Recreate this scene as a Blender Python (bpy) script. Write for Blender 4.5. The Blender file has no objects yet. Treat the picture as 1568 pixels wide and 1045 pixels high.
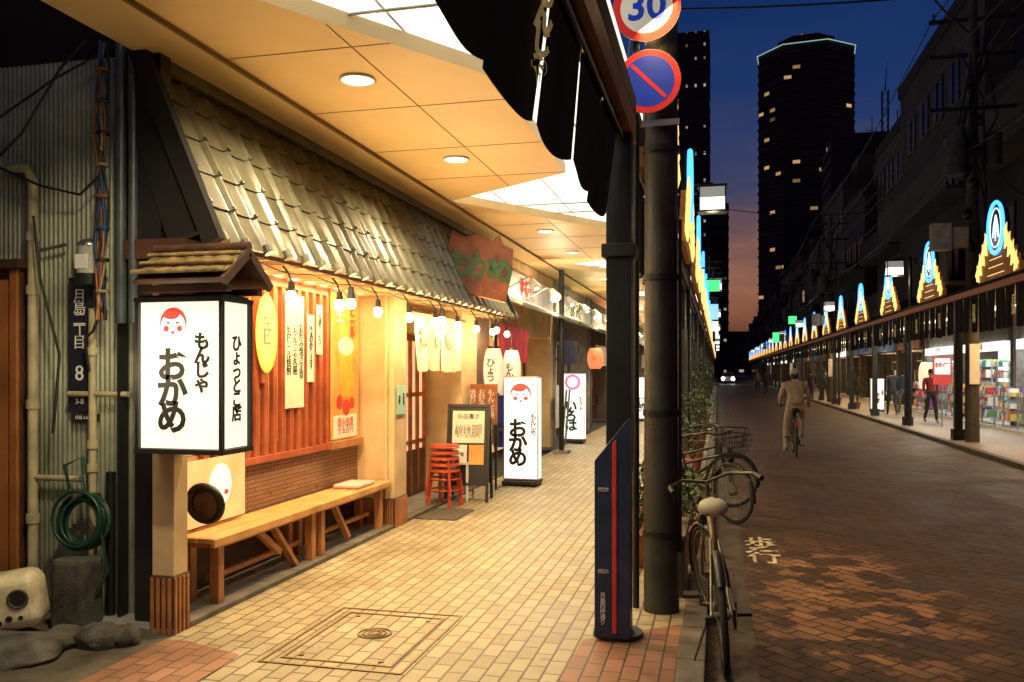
import bpy, math, random
from mathutils import Vector, Matrix
R=random.Random(7)
S=bpy.context.scene
S.view_settings.view_transform='Standard'; S.view_settings.look='None'; S.view_settings.exposure=0
COL=S.collection
# ---------------------------------------------------------------- materials
MC={}
def mat(name,col,rough=.6,metal=0.,amt=.25,scale=6.,bump=.0,em=None,es=0.,trans=0.,nosamp=False):
    if name in MC: return MC[name]
    m=bpy.data.materials.new(name); m.use_nodes=True; nt=m.node_tree; N=nt.nodes; L=nt.links
    b=N['Principled BSDF']; b.inputs['Roughness'].default_value=rough; b.inputs['Metallic'].default_value=metal
    c=tuple(col[:3])
    if amt>0:
        tc=N.new('ShaderNodeNewGeometry'); n=N.new('ShaderNodeTexNoise'); n.inputs['Scale'].default_value=scale; n.inputs['Detail'].default_value=6
        L.new(tc.outputs['Position'],n.inputs['Vector'])
        r=N.new('ShaderNodeValToRGB'); r.color_ramp.elements[0].position=.3; r.color_ramp.elements[1].position=.7
        r.color_ramp.elements[0].color=tuple(x*(1-amt) for x in c)+(1,); r.color_ramp.elements[1].color=tuple(min(1,x*(1+amt)) for x in c)+(1,)
        L.new(n.outputs['Fac'],r.inputs['Fac']); L.new(r.outputs['Color'],b.inputs['Base Color'])
        if bump>0:
            n2=N.new('ShaderNodeTexNoise'); n2.inputs['Scale'].default_value=scale*8; n2.inputs['Detail'].default_value=4
            L.new(tc.outputs['Position'],n2.inputs['Vector'])
            bp=N.new('ShaderNodeBump'); bp.inputs['Strength'].default_value=bump; bp.inputs['Distance'].default_value=.01
            L.new(n2.outputs['Fac'],bp.inputs['Height']); L.new(bp.outputs['Normal'],b.inputs['Normal'])
    else: b.inputs['Base Color'].default_value=c+(1,)
    if em:
        b.inputs['Emission Color'].default_value=tuple(em)+(1,); b.inputs['Emission Strength'].default_value=es
        if es<.5 or nosamp: m.cycles.emission_sampling='NONE'
    MC[name]=m; return m
def paving(name,bw,rh,c1,c2,mort,msize,rough,swap=True,bump=.5,dirt=.35,patch=None,spec=.5):
    m=bpy.data.materials.new(name); m.use_nodes=True; nt=m.node_tree; N=nt.nodes; L=nt.links
    b=N['Principled BSDF']; b.inputs['Specular IOR Level'].default_value=spec; g=N.new('ShaderNodeNewGeometry'); sx=N.new('ShaderNodeSeparateXYZ'); cx=N.new('ShaderNodeCombineXYZ')
    L.new(g.outputs['Position'],sx.inputs[0])
    if swap=='z': L.new(sx.outputs['Y'],cx.inputs[0]); L.new(sx.outputs['Z'],cx.inputs[1])
    elif swap: L.new(sx.outputs['Y'],cx.inputs[0]); L.new(sx.outputs['X'],cx.inputs[1])
    else: L.new(sx.outputs['X'],cx.inputs[0]); L.new(sx.outputs['Y'],cx.inputs[1])
    vec=cx.outputs[0]
    if patch:
        rt=N.new('ShaderNodeVectorRotate'); rt.rotation_type='Z_AXIS'; rt.inputs['Angle'].default_value=math.radians(45); L.new(vec,rt.inputs['Vector']); vec=rt.outputs[0]
    t=N.new('ShaderNodeTexBrick'); t.inputs['Scale'].default_value=1; t.inputs['Brick Width'].default_value=bw; t.inputs['Row Height'].default_value=rh
    t.inputs['Mortar Size'].default_value=msize; t.inputs['Mortar Smooth'].default_value=.2; t.inputs['Color1'].default_value=c1+(1,); t.inputs['Color2'].default_value=c2+(1,); t.inputs['Mortar'].default_value=mort+(1,)
    L.new(vec,t.inputs['Vector'])
    n=N.new('ShaderNodeTexNoise'); n.inputs['Scale'].default_value=1.3; n.inputs['Detail'].default_value=8; n.inputs['Roughness'].default_value=.65; L.new(g.outputs['Position'],n.inputs['Vector'])
    mr=N.new('ShaderNodeMapRange'); mr.inputs[1].default_value=.3; mr.inputs[2].default_value=.7; mr.inputs[3].default_value=1-dirt; mr.inputs[4].default_value=1.1; L.new(n.outputs['Fac'],mr.inputs[0])
    sc=mr.outputs[0]
    # scattered dark stains / gum spots
    vo=N.new('ShaderNodeTexNoise'); vo.inputs['Scale'].default_value=9; vo.inputs['Detail'].default_value=2; L.new(g.outputs['Position'],vo.inputs['Vector'])
    st=N.new('ShaderNodeMapRange'); st.inputs[1].default_value=.66; st.inputs[2].default_value=.72; st.inputs[3].default_value=1; st.inputs[4].default_value=.72; L.new(vo.outputs['Fac'],st.inputs[0])
    sm=N.new('ShaderNodeMath'); sm.operation='MULTIPLY'; L.new(sc,sm.inputs[0]); L.new(st.outputs[0],sm.inputs[1]); sc=sm.outputs[0]
    if patch:   # light dapples painted into the colour, on a patch of paving near the marking
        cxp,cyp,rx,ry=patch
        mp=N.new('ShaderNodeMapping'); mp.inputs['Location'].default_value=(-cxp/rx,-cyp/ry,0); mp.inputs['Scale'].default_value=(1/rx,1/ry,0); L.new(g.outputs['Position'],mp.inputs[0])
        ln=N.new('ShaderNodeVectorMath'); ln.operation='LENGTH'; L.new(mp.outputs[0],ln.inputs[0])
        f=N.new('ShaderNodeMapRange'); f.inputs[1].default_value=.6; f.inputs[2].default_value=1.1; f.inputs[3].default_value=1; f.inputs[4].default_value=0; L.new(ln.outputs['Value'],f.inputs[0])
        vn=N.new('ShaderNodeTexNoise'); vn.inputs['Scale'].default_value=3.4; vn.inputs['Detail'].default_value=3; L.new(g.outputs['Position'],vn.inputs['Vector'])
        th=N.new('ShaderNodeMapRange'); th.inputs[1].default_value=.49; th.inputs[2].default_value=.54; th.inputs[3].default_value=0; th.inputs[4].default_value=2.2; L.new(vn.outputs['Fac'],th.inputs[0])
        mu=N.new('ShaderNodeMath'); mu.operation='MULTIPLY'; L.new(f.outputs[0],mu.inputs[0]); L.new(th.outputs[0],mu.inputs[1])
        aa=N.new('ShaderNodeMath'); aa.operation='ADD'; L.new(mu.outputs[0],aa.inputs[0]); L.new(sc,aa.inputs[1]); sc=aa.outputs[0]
    mx=N.new('ShaderNodeVectorMath'); mx.operation='SCALE'; L.new(t.outputs['Color'],mx.inputs[0]); L.new(sc,mx.inputs['Scale']); L.new(mx.outputs[0],b.inputs['Base Color'])
    mr2=N.new('ShaderNodeMapRange'); mr2.inputs[1].default_value=.3; mr2.inputs[2].default_value=.7; mr2.inputs[3].default_value=rough-.1; mr2.inputs[4].default_value=rough+.15; L.new(n.outputs['Fac'],mr2.inputs[0]); L.new(mr2.outputs[0],b.inputs['Roughness'])
    bp=N.new('ShaderNodeBump'); bp.inputs['Strength'].default_value=bump; bp.inputs['Distance'].default_value=.004; bp.invert=True
    L.new(t.outputs['Fac'],bp.inputs['Height']); L.new(bp.outputs['Normal'],b.inputs['Normal'])
    return m
def emi(name,col,s,ns=False): return mat(name,tuple(min(.8,c*.6) for c in col),.5,0,0,em=col,es=s,nosamp=ns)
M_pave=paving('paving_tan',.2,.1,(.48,.40,.245),(.35,.285,.165),(.10,.075,.045),.007,.5,dirt=.42)
M_pave2=paving('paving_right',.2,.1,(.42,.36,.28),(.34,.29,.22),(.1,.09,.07),.006,.55)
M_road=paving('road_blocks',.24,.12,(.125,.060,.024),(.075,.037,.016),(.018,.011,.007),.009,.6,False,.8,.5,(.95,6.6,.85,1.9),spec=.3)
M_brick=paving('brick_tile',.24,.035,(.36,.19,.10),(.27,.14,.07),(.1,.06,.04),.004,.5,'z')
M_ped=paving('sidewall_red',.1,.1,(.3,.12,.08),(.2,.09,.06),(.06,.05,.04),.008,.6)
M_redpave=paving('paving_red',.2,.1,(.36,.17,.10),(.27,.13,.07),(.08,.06,.04),.006,.55)
M_curb=mat('kerb_stone',(.13,.11,.085),.7,amt=.35,bump=.3)
M_ground=mat('ground_dark',(.04,.036,.03),.9,amt=.3,scale=1)
M_cream=mat('cream_plaster',(.60,.43,.23),.7,amt=.2,scale=2.5,bump=.2)
M_ceil=mat('ceiling_panel',(.80,.57,.27),.5,amt=.07,scale=1.5)
M_seam=mat('seam',(.2,.12,.05),.7,amt=0)
M_white=emi('backlit_canopy',(.97,1.,.93),1.15)
M_tile=mat('roof_tile',(.105,.098,.060),.36,amt=.4,scale=4,bump=.15)
M_dark=mat('dark_metal',(.02,.022,.022),.4,.4,amt=.3)
M_soot=mat('matt_black',(.007,.006,.006),.95,amt=.2)
M_black=mat('black_paint',(.012,.012,.012),.5,amt=.2)
M_cloth=mat('black_cloth',(.014,.014,.016),.95,amt=.3)
M_ink=mat('ink',(.01,.01,.01),.7,amt=0)
M_wood=mat('bench_wood',(.42,.17,.06),.45,amt=.35,scale=4,bump=.3)
M_woodtop=mat('bench_top_wood',(.62,.32,.11),.4,amt=.3,scale=4,bump=.2)
M_redwood=mat('red_slat',(.36,.085,.03),.4,amt=.3)
M_dwood=mat('dark_wood',(.07,.03,.018),.5,amt=.4)
M_corr=mat('corrugated_metal',(.27,.29,.21),.42,.2,amt=.5,scale=2,bump=.1)
M_pipe=mat('pvc_pipe',(.42,.37,.22),.45,amt=.3)
M_paper=emi('lit_paper',(1.,.92,.70),1.05)
M_plan=emi('paper_lantern_glow',(1.,.85,.6),.55)
M_sign=emi('lit_sign_white',(1.,.98,.88),1.1)
M_bulb=emi('bulb_glow',(1.,.84,.5),16)
M_down=emi('downlight_glow',(1.,.86,.58),9)
M_red=mat('red_paint',(.55,.04,.03),.4,amt=.15)
M_rede=emi('red_print',(.9,.08,.06),.7,True)
M_blue=mat('sign_blue',(.02,.05,.45),.4,amt=.1)
M_whitep=mat('white_paint',(.75,.75,.72),.5,amt=.1)
M_steel=mat('steel',(.4,.4,.38),.35,.9,amt=.2)
M_rubber=mat('rubber',(.015,.015,.015),.8,amt=.2)
M_green=mat('green_letters',(.05,.17,.05),.5,amt=.1)
M_concrete=mat('concrete',(.22,.21,.19),.85,amt=.3,bump=.3)
M_dconc=mat('concrete_dark',(.07,.065,.055),.85,amt=.35,bump=.3)
M_rock=mat('rock',(.11,.10,.075),.9,amt=.6,scale=8,bump=.9)
M_leaf=mat('leaf',(.035,.085,.018),.6,amt=.5,scale=20)
M_leafr=mat('leaf_red',(.3,.03,.03),.6,amt=.4)
M_glass=mat('dark_glass',(.008,.009,.011),.35,amt=0)
M_bld=[mat('bld_a',(.045,.036,.028),.9,amt=.35,scale=.6),mat('bld_b',(.065,.052,.04),.9,amt=.35,scale=.6),mat('bld_c',(.022,.02,.018),.9,amt=.3,scale=.6)]
M_winw=emi('window_warm',(1.,.6,.25),.45)
M_yel=emi('led_yellow',(1.,.62,.18),1.5); M_blu=emi('led_blue',(.05,.3,1.),3.2); M_lblu=emi('led_white',(.65,.85,1.),1.8)
F_yel=emi('led_yellow_far',(1.,.62,.18),1.4,True); F_blu=emi('led_blue_far',(.05,.3,1.),3.0,True); F_lblu=emi('led_white_far',(.65,.85,1.),1.8,True)
M_skin=mat('skin',(.5,.32,.22),.5,amt=.05)
# ---------------------------------------------------------------- mesh builder
class MB:
    def __init__(s): s.v=[];s.f=[];s.mi=[];s.sm=[];s.ms=[]
    def _m(s,m):
        if m not in s.ms: s.ms.append(m)
        return s.ms.index(m)
    def add(s,vs,fs,m,smooth=False):
        o=len(s.v); s.v+= [Vector(v) for v in vs]; k=s._m(m)
        for f in fs: s.f.append([i+o for i in f]); s.mi.append(k); s.sm.append(smooth)
    def box(s,x0,x1,y0,y1,z0,z1,m,M=None):
        vs=[Vector((x,y,z)) for z in(z0,z1) for y in(y0,y1) for x in(x0,x1)]
        if M: vs=[M@v for v in vs]
        s.add(vs,[(0,2,3,1),(4,5,7,6),(0,1,5,4),(2,6,7,3),(0,4,6,2),(1,3,7,5)],m)
    def beam(s,p0,p1,w,h,m,up=(0,0,1)):
        p0=Vector(p0);p1=Vector(p1);d=(p1-p0).normalized(); a=d.cross(Vector(up))
        if a.length<1e-3: a=d.cross(Vector((1,0,0)))
        a.normalize(); b=a.cross(d).normalized(); a*=w/2;b*=h/2
        vs=[p+i*a+j*b for p in(p0,p1) for i,j in((-1,-1),(1,-1),(1,1),(-1,1))]
        s.add(vs,[(0,1,2,3)[::-1],(4,5,6,7),(0,1,5,4),(1,2,6,5),(2,3,7,6),(3,0,4,7)],m)
    def tube(s,pts,r,m,n=8,rs=None,caps=True,smooth=True):
        pts=[Vector(p) for p in pts]; k=len(pts); vs=[];fs=[]
        pa=None
        for i,p in enumerate(pts):
            t=(pts[min(i+1,k-1)]-pts[max(i-1,0)]).normalized()
            a=pa-t*pa.dot(t) if pa is not None else t.cross(Vector((0,0,1)) if abs(t.z)<.9 else Vector((1,0,0)))
            a.normalize(); pa=a; b=t.cross(a); rr=rs[i] if rs else r
            for j in range(n):
                w=2*math.pi*j/n; vs.append(p+a*rr*math.cos(w)+b*rr*math.sin(w))
        for i in range(k-1):
            for j in range(n): fs.append((i*n+j,i*n+(j+1)%n,(i+1)*n+(j+1)%n,(i+1)*n+j))
        s.add(vs,fs,m,smooth)
        if caps: s.add(vs[:n],[tuple(range(n))[::-1]],m); s.add(vs[-n:],[tuple(range(n))],m)
    def cyl(s,p0,p1,r,m,r1=None,n=12,smooth=True): s.tube([p0,p1],r,m,n,[r,r if r1 is None else r1],True,smooth)
    def ring(s,c,ax,Rr,r,m,n=32,k=6,a0=0,a1=2*math.pi,sz=1):
        c=Vector(c);ax=Vector(ax).normalized(); u=ax.cross(Vector((0,0,1)))
        if u.length<1e-3:u=Vector((1,0,0))
        u.normalize(); w=ax.cross(u); full=abs(a1-a0-2*math.pi)<1e-4
        pts=[c+u*Rr*math.cos(a0+(a1-a0)*i/n)+w*Rr*sz*math.sin(a0+(a1-a0)*i/n) for i in range(n+1)]
        s.tube(pts,r,m,k,None,not full)
    def ball(s,c,rx,ry,rz,m,n=14,k=9,jit=0,rng=None):
        c=Vector(c);vs=[];fs=[]
        for i in range(k+1):
            a=math.pi*i/k
            for j in range(n):
                b=2*math.pi*j/n; q=1+(rng.uniform(-jit,jit) if jit and 0<i<k else 0)
                vs.append(c+Vector((rx*math.sin(a)*math.cos(b)*q,ry*math.sin(a)*math.sin(b)*q,rz*math.cos(a)*q)))
        for i in range(k):
            for j in range(n): fs.append((i*n+j,(i+1)*n+j,(i+1)*n+(j+1)%n,i*n+(j+1)%n))
        s.add(vs,fs,m,not jit)
    def poly(s,pts,m): s.add(pts,[tuple(range(len(pts)))],m)
    def disc(s,c,fr,rx,rz,m,off=0,n=28,a0=0,a1=2*math.pi):
        r,nn=fr; c=Vector(c)+nn*off
        s.poly([c+r*rx*math.cos(a0+(a1-a0)*i/n)+Vector((0,0,1))*rz*math.sin(a0+(a1-a0)*i/n) for i in range(n if abs(a1-a0)>6.2 else n+1)],m)
    def build(s,name,parent=None,M=None,bevel=0,origin=None):
        vs=[M@v for v in s.v] if M else s.v
        if origin is None:
            xs=[v.x for v in vs];ys=[v.y for v in vs];zs=[v.z for v in vs]
            origin=Vector(((min(xs)+max(xs))/2,(min(ys)+max(ys))/2,min(zs)))
        me=bpy.data.meshes.new(name); me.from_pydata([v-origin for v in vs],[],s.f)
        for m in s.ms: me.materials.append(m)
        me.polygons.foreach_set('material_index',s.mi); me.polygons.foreach_set('use_smooth',s.sm); me.update()
        o=bpy.data.objects.new(name,me); o.location=origin; COL.objects.link(o)
        if bevel:
            b=o.modifiers.new('b','BEVEL'); b.width=bevel; b.segments=2; b.limit_method='ANGLE'; b.angle_limit=math.radians(50)
        if parent: par(o,parent)
        return o
def par(o,p):
    o.parent=p; o.matrix_parent_inverse=Matrix.Translation(p.location).inverted()
FR={'-Y':(Vector((1,0,0)),Vector((0,-1,0))),'+X':(Vector((0,1,0)),Vector((1,0,0))),'-X':(Vector((0,-1,0)),Vector((-1,0,0)))}
def text(body,loc,size,m,facing,parent,vert=True,off=.0,name='lettering',rot=None,sl=.85,ext=.0015):
    c=bpy.data.curves.new(name,'FONT'); c.body='\n'.join(body) if vert else body; c.size=size; c.align_x='CENTER'; c.align_y='CENTER'
    c.space_line=sl; c.offset=off; c.extrude=ext; c.resolution_u=3
    o=bpy.data.objects.new(name,c); COL.objects.link(o); c.materials.append(m)
    o.location=loc; o.rotation_euler=rot if rot else (math.pi/2,0,{'-Y':0,'+X':math.pi/2,'-X':-math.pi/2}[facing])
    if parent: par(o,parent)
    return o
def light(name,kind,loc,energy,col,size=.05,rot=None,spot=None,blend=.5,parent=None,sy=None):
    l=bpy.data.lights.new(name,kind); l.energy=energy; l.color=col
    if kind=='POINT': l.shadow_soft_size=size
    if kind=='SPOT': l.shadow_soft_size=size; l.spot_size=math.radians(spot); l.spot_blend=blend
    if kind=='AREA':
        l.size=size
        if sy: l.shape='RECTANGLE'; l.size_y=sy
    o=bpy.data.objects.new(name,l); COL.objects.link(o); o.location=loc
    if rot: o.rotation_euler=rot
    if parent: par(o,parent)
    return o
WARM=(1,.72,.36); WARM2=(1,.62,.25)
# ---------------------------------------------------------------- ground
def sheet(name,x0,x1,y0,y1,z,m,thick=0):
    b=MB()
    if thick: b.box(x0,x1,y0,y1,z-thick,z,m)
    else: b.poly([(x0,y0,z),(x1,y0,z),(x1,y1,z),(x0,y1,z)],m)
    return b.build(name)
sheet('ground',-900,900,-200,1500,-.12,M_ground)
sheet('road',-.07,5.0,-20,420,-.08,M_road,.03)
sheet('pavement',-3.2,-.22,-20,420,0,M_pave,.11)
sheet('pavement',5.15,8.3,-20,420,0,M_pave2,.11)
b=MB()
for x0,x1 in((-.22,-.07),(5.0,5.15)):
    y=-6.
    while y<220:
        L=.6 if y<40 else 6
        b.box(x0,x1,y+.004,y+L-.004,-.11,.006 if x0<0 else .012,M_curb); y+=L
b.build('kerb',bevel=.01)
b=MB(); b.box(.0,.22,-10,200,-.079,-.075,mat('gutter_stone',(.075,.055,.035),.7,amt=.4,bump=.3)); b.build('gutter')
sheet('yard_ground',-9,-3.2,-10,4.75,-.004,mat('yard_soil',(.10,.08,.05),.9,amt=.4,bump=.6),.1)
b=MB(); b.poly([(-3.2,3.2,.004),(-2.55,3.2,.004),(-2.62,4.28,.004),(-3.05,4.42,.004),(-3.2,4.42,.004)],M_redpave); b.poly([(-.86,3.2,.004),(-.225,3.2,.004),(-.225,5.45,.004),(-.78,5.0,.004)],M_redpave); b.build('paving_border')
b=MB(); b.box(-3.32,-3.2,4.5,12.2,-.01,.035,M_curb); b.box(-3.9,-3.32,4.5,12.2,-.01,.03,M_concrete); b.build('facade_step',bevel=.006)
b=MB(); b.box(-3.18,-2.72,8.65,9.35,.0,.014,mat('door_mat_grey',(.10,.085,.06),.95,amt=.4,scale=30,bump=.8)); b.build('door_mat',bevel=.004)
b=MB()
Mm=mat('manhole_steel',(.22,.15,.07),.4,.4,amt=.3)
x0,x1,y0,y1=-2.46,-1.62,4.2,5.3
for k,(w) in enumerate((0,.09)):
    xa,xb,ya,yb=x0+w,x1-w,y0+w,y1-w
    for q in((xa,xb,ya,ya+.016),(xa,xb,yb-.016,yb),(xa,xa+.016,ya+.016,yb-.016),(xb-.016,xb,ya+.016,yb-.016)):
        b.box(q[0],q[1],q[2],q[3],.0,.006,Mm)
for rr in(.10,.07,.04): b.ring((-2.03,4.82,.003),(0,0,1),rr,.006,Mm,28,5)
b.cyl((-2.03,4.82,.0),(-2.03,4.82,.006),.025,Mm,n=16)
for xx,yy in((-2.28,4.36),(-1.8,4.36),(-2.28,5.14),(-1.8,5.14)): b.cyl((xx,yy,0),(xx,yy,.006),.016,Mm)
b.build('manhole_cover')
# ---------------------------------------------------------------- canopy (left arcade)
can=MB(); P=6.45
can.box(-3.5,-.62,-8,90,3.72,3.78,M_white)
for x in (-2.6,-1.9,-1.2): can.box(x-.006,x+.006,-8,90,3.71,3.719,mat('canopy_rib',(.55,.5,.4),.5,amt=.05))
for k in range(-2,4):
    y=9.56+P*k
    for dy in(.9,1.5): can.tube([(-3.0,y+dy,3.69),(-1.1,y+dy,3.69)],.010,M_steel,6)
for k in range(-2,12):
    y0=9.56+P*(k-1); y1=9.56+P*k
    pts=[(-3.06,y0+.0),(-1.5,y0+2.45),(-1.5,y1-1.1),(-3.06,y1-.01)]
    lo=[Vector((p[0],p[1],3.60)) for p in pts]; hi=[Vector((p[0],p[1],3.70)) for p in pts]
    can.add(lo+hi,[(0,1,2,3),(7,6,5,4)]+[(i,i+4,(i+1)%4+4,(i+1)%4) for i in range(4)],M_ceil)
    for yy in (y0+1.75,y0+2.95,y0+4.15,y0+5.3):
        xr=-1.51
        if yy<y0+2.45: xr=-3.06+1.56*(yy-y0)/2.45
        if yy>y1-1.1: xr=-3.06+1.56*(y1-yy)/1.1
        can.box(-3.05,xr,yy-.004,yy+.004,3.597,3.602,M_seam)
    can.box(-2.204,-2.196,y0+1.4,y1-.62,3.5965,3.6015,M_seam)
can.box(-3.52,-3.06,-8,90,3.58,3.70,M_ceil)
can.box(-3.075,-3.055,-8,90,3.565,3.59,M_seam)
canopy=can.build('arcade_canopy')
b=MB()
M_beam=mat('brown_beam',(.20,.085,.025),.6,amt=.3)
for ya,yb in((-4,5.35),(5.95,120)):
    b.box(-.62,-.50,ya,yb,3.02,3.16,M_beam); b.box(-.62,-.50,ya,yb,3.165,3.30,M_soot)
    b.cyl((-.56,ya,2.99),(-.56,yb,2.99),.018,M_dark)
    b.box(-.70,-.622,ya,yb,3.30,3.70,M_soot)
par(b.build('fascia_beam'),canopy)
for k,yy in enumerate([3.15,5.4,7.65,11.9,14.15,18.4,20.6,24.9,27.1,31.3,33.6,37.8,40]):
    b=MB(); b.cyl((-2.4,yy,3.590),(-2.4,yy,3.598),.105,M_down,n=24); b.ring((-2.4,yy,3.592),(0,0,1),.115,.012,M_whitep,24,6)
    o=b.build('downlight',parent=canopy)
    if yy<30: light('downlight_lamp','SPOT',(-2.4,yy,3.57),320 if yy<7 else 300,(1,.80,.47),.09,(0,0,0),155,.6,canopy)
def crest(X,Y,facing,far=False):
    b=MB(); sgn=1 if facing=='+X' else -1; z0=3.42 if sgn<0 else 3.3
    YL,BL,WL=(F_yel,F_blu,F_lblu) if far else (M_yel,M_blu,M_lblu)
    bm=mat('crest_board',(.20,.08,.025),.6,amt=.3,em=(1,.36,.07),es=.07)  # low orange emission stands in for neon light falling on the board
    for w,a,c in ((1.25,0,.2),(1.08,.2,.36),(.9,.36,.52),(.72,.52,.68),(.55,.68,.82)):
        b.box(X-.04,X+.04,Y-w,Y+w,z0+a,z0+c-.004,bm)
    pts=[]
    for i in range(17):
        t=math.pi*i/16; pts.append((Y+.50*math.cos(t),z0+.82+.66*math.sin(t)))
    vs=[Vector((X-.04,p[0],p[1])) for p in pts]+[Vector((X+.04,p[0],p[1])) for p in pts]; k=len(pts)
    b.add(vs,[tuple(range(k)),tuple(range(k,2*k))[::-1]]+[(i,i+k,(i+1)%k+k,(i+1)%k) for i in range(k)],M_soot)
    xf=X+sgn*.075
    b.ring((xf,Y,z0+.98),(1,0,0),.45,.036,BL,24,5,sz=1.12)
    b.ring((xf,Y,z0+.98),(1,0,0),.34,.013,WL,20,4,sz=1.12)
    b.tube([(xf,Y-.16,z0+.78),(xf,Y-.13,z0+1.0),(xf,Y-.02,z0+1.22),(xf,Y+.1,z0+1.02),(xf,Y+.15,z0+.8)],.018,WL,5)
    b.tube([(xf,Y-.16,z0+.9),(xf,Y+.16,z0+.9)],.011,WL,4); b.tube([(xf,Y,z0+.72),(xf,Y,z0+1.12)],.011,WL,4)
    for sd in(-1,1):
        for q,(yy,zb,h) in enumerate(((.62,.50,.48),(.80,.32,.46),(.99,.14,.46),(1.16,.02,.36))):
            b.tube([(xf,Y+sd*(yy-.08),z0+zb),(xf,Y+sd*(yy+.05),z0+zb+h*.4),(xf,Y+sd*(yy-.03),z0+zb+h*.75),(xf,Y+sd*(yy+.06),z0+zb+h)],.02,YL,5,[.014,.040,.030,.006])
            if not far: b.tube([(xf,Y+sd*(yy+.05),z0+zb+.02),(xf,Y+sd*(yy+.10),z0+zb+h*.6)],.014,YL,4)
    for q in range(4): b.tube([(xf,Y-.5+q*.06,z0+.08+q*.15),(xf,Y+.5-q*.06,z0+.08+q*.15)],.008,YL,4)
    return b.build('neon_crest_sign')
for k in range(-1,22): crest(-.47,7.2+5.4*k,'+X',k>3)
for k in range(-1,26): crest(5.35,18.4+5.4*k,'-X',k>3)
b=MB()
for k in range(1,20):
    y=5.1+5.4*k; b.box(-.66,-.5,y-.08,y+.08,0,3.02,M_dark); b.cyl((-.58,y,0),(-.58,y,.6),.13,M_black)
b.build('arcade_column',bevel=.005)
def noren(name,X,y0,y1,zt,zb,n,m,facing,seed=1,sway=.02,ragged=.05,parent=None,lean=0,curve=0):
    rg=random.Random(seed); b=MB(); w=(y1-y0)/n
    for i in range(n):
        ya=y0+i*w+.012; yb=y0+(i+1)*w-.012; cols=10; rows=7; vs=[]
        e0=rg.uniform(-ragged,ragged); e1=rg.uniform(-ragged,ragged); ph=rg.uniform(0,6); sh=rg.uniform(-ragged,ragged)*.6
        for r in range(rows+1):
            t=r/rows
            for c in range(cols+1):
                q=c/cols; zz=zt-(zt-zb)*t - t*((1-q)*e0+q*e1) - t*(ragged*.5+curve)*math.sin(q*math.pi)
                vs.append((X+lean*t*(1.15-.3*q)+sway*t*math.sin(q*(9 if not lean else 5)+ph)+sway*.8*t*math.sin(ph),ya+(yb-ya)*q*(1-.06*t)+sh*t,zz))
        fs=[(r*(cols+1)+c,r*(cols+1)+c+1,(r+1)*(cols+1)+c+1,(r+1)*(cols+1)+c) for r in range(rows) for c in range(cols)]
        b.add(vs,fs,m,True)
        b.cyl((X,ya,zt+.01),(X,yb,zt+.01),.012,m,n=6)
    return b.build(name,parent=parent)
nr=noren('black_noren_curtain',-.58,1.0,4.98,3.0,2.49,6,M_cloth,'+X',5,.010,.035,None,-.05,.03)
M_gold=mat('gold_print',(.8,.62,.28),.6,amt=.1,em=(1,.75,.3),es=.10)
Rt=(Matrix.Rotation(math.radians(-18),3,'Z')@Matrix.Rotation(.1,3,'Y')@Matrix.Rotation(math.pi/2,3,'Z')@Matrix.Rotation(math.pi/2,3,'X')).to_euler()
text('もんじゃ',(-.570,2.78,2.74),.125,M_gold,'+X',nr,sl=.66,off=.005,rot=Rt)
for k in range(1,12):
    y=5.1+5.4*k; noren('black_noren_curtain',-.58,y-5.1 if k>1 else 6.3,y-.1,3.0,2.35,8,M_cloth,'+X',k+20)
b=MB(); b.box(-.655,-.505,5.08,5.25,1.0,3.02,M_dark); b.box(-.64,-.51,5.10,5.23,0,1.0,M_dark); b.box(-.68,-.48,5.05,5.28,2.28,2.36,M_black)
b.cyl((-.59,5.14,0),(-.59,5.14,.03),.15,M_black,n=26)
b.build('square_column',bevel=.006)
b=MB(); M_navy=mat('navy_panel',(.02,.032,.075),.35,.2,amt=.3)
def prism(b,prof,y0,y1,m):
    k=len(prof); vs=[(x,y0,z) for x,z in prof]+[(x,y1,z) for x,z in prof]
    b.add(vs,[tuple(range(k)),tuple(range(k,2*k))[::-1]]+[(i,i+k,(i+1)%k+k,(i+1)%k) for i in range(k)],m)
prism(b,[(-.71,.03),(-.50,.03),(-.50,1.30),(-.512,1.32),(-.71,1.07)],4.98,5.05,M_navy)
prism(b,[(-.605,.06),(-.578,.06),(-.578,1.2),(-.605,1.17)],4.972,4.981,M_red)
for z in(.42,.9): b.cyl((-.655,4.965,z),(-.655,4.982,z),.012,M_steel); b.box(-.69,-.625,4.974,4.981,z-.012,z+.012,M_steel)
cab=b.build('navy_post_cabinet',bevel=.008)
text('月島西仲通り',(-.66,4.973,.2),.035,M_whitep,'-Y',cab,sl=.9)
b=MB(); px,py=-.37,5.75
b.cyl((px,py,-.05),(px,py,9.5),.118,mat('pole_dark',(.03,.03,.026),.5,amt=.35,bump=.3),.09,n=20)
b.cyl((px-.17,py+.02,0),(px-.17,py+.02,6),.022,M_dark,n=8)
for z in(.5,1.3,2.2,3.05,4.2): b.cyl((px,py,z),(px,py,z+.04),.123,M_dark,n=20)
b.box(px-.125,px+.125,py-.14,py-.118,3.2,3.24,M_steel); b.box(px-.1,px+.1,py-.16,py-.118,3.9,3.94,M_steel)
b.cyl((px+.125,py-.03,.4),(px+.125,py-.03,2.6),.012,M_dark,n=6)
pole=b.build('utility_pole')
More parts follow.
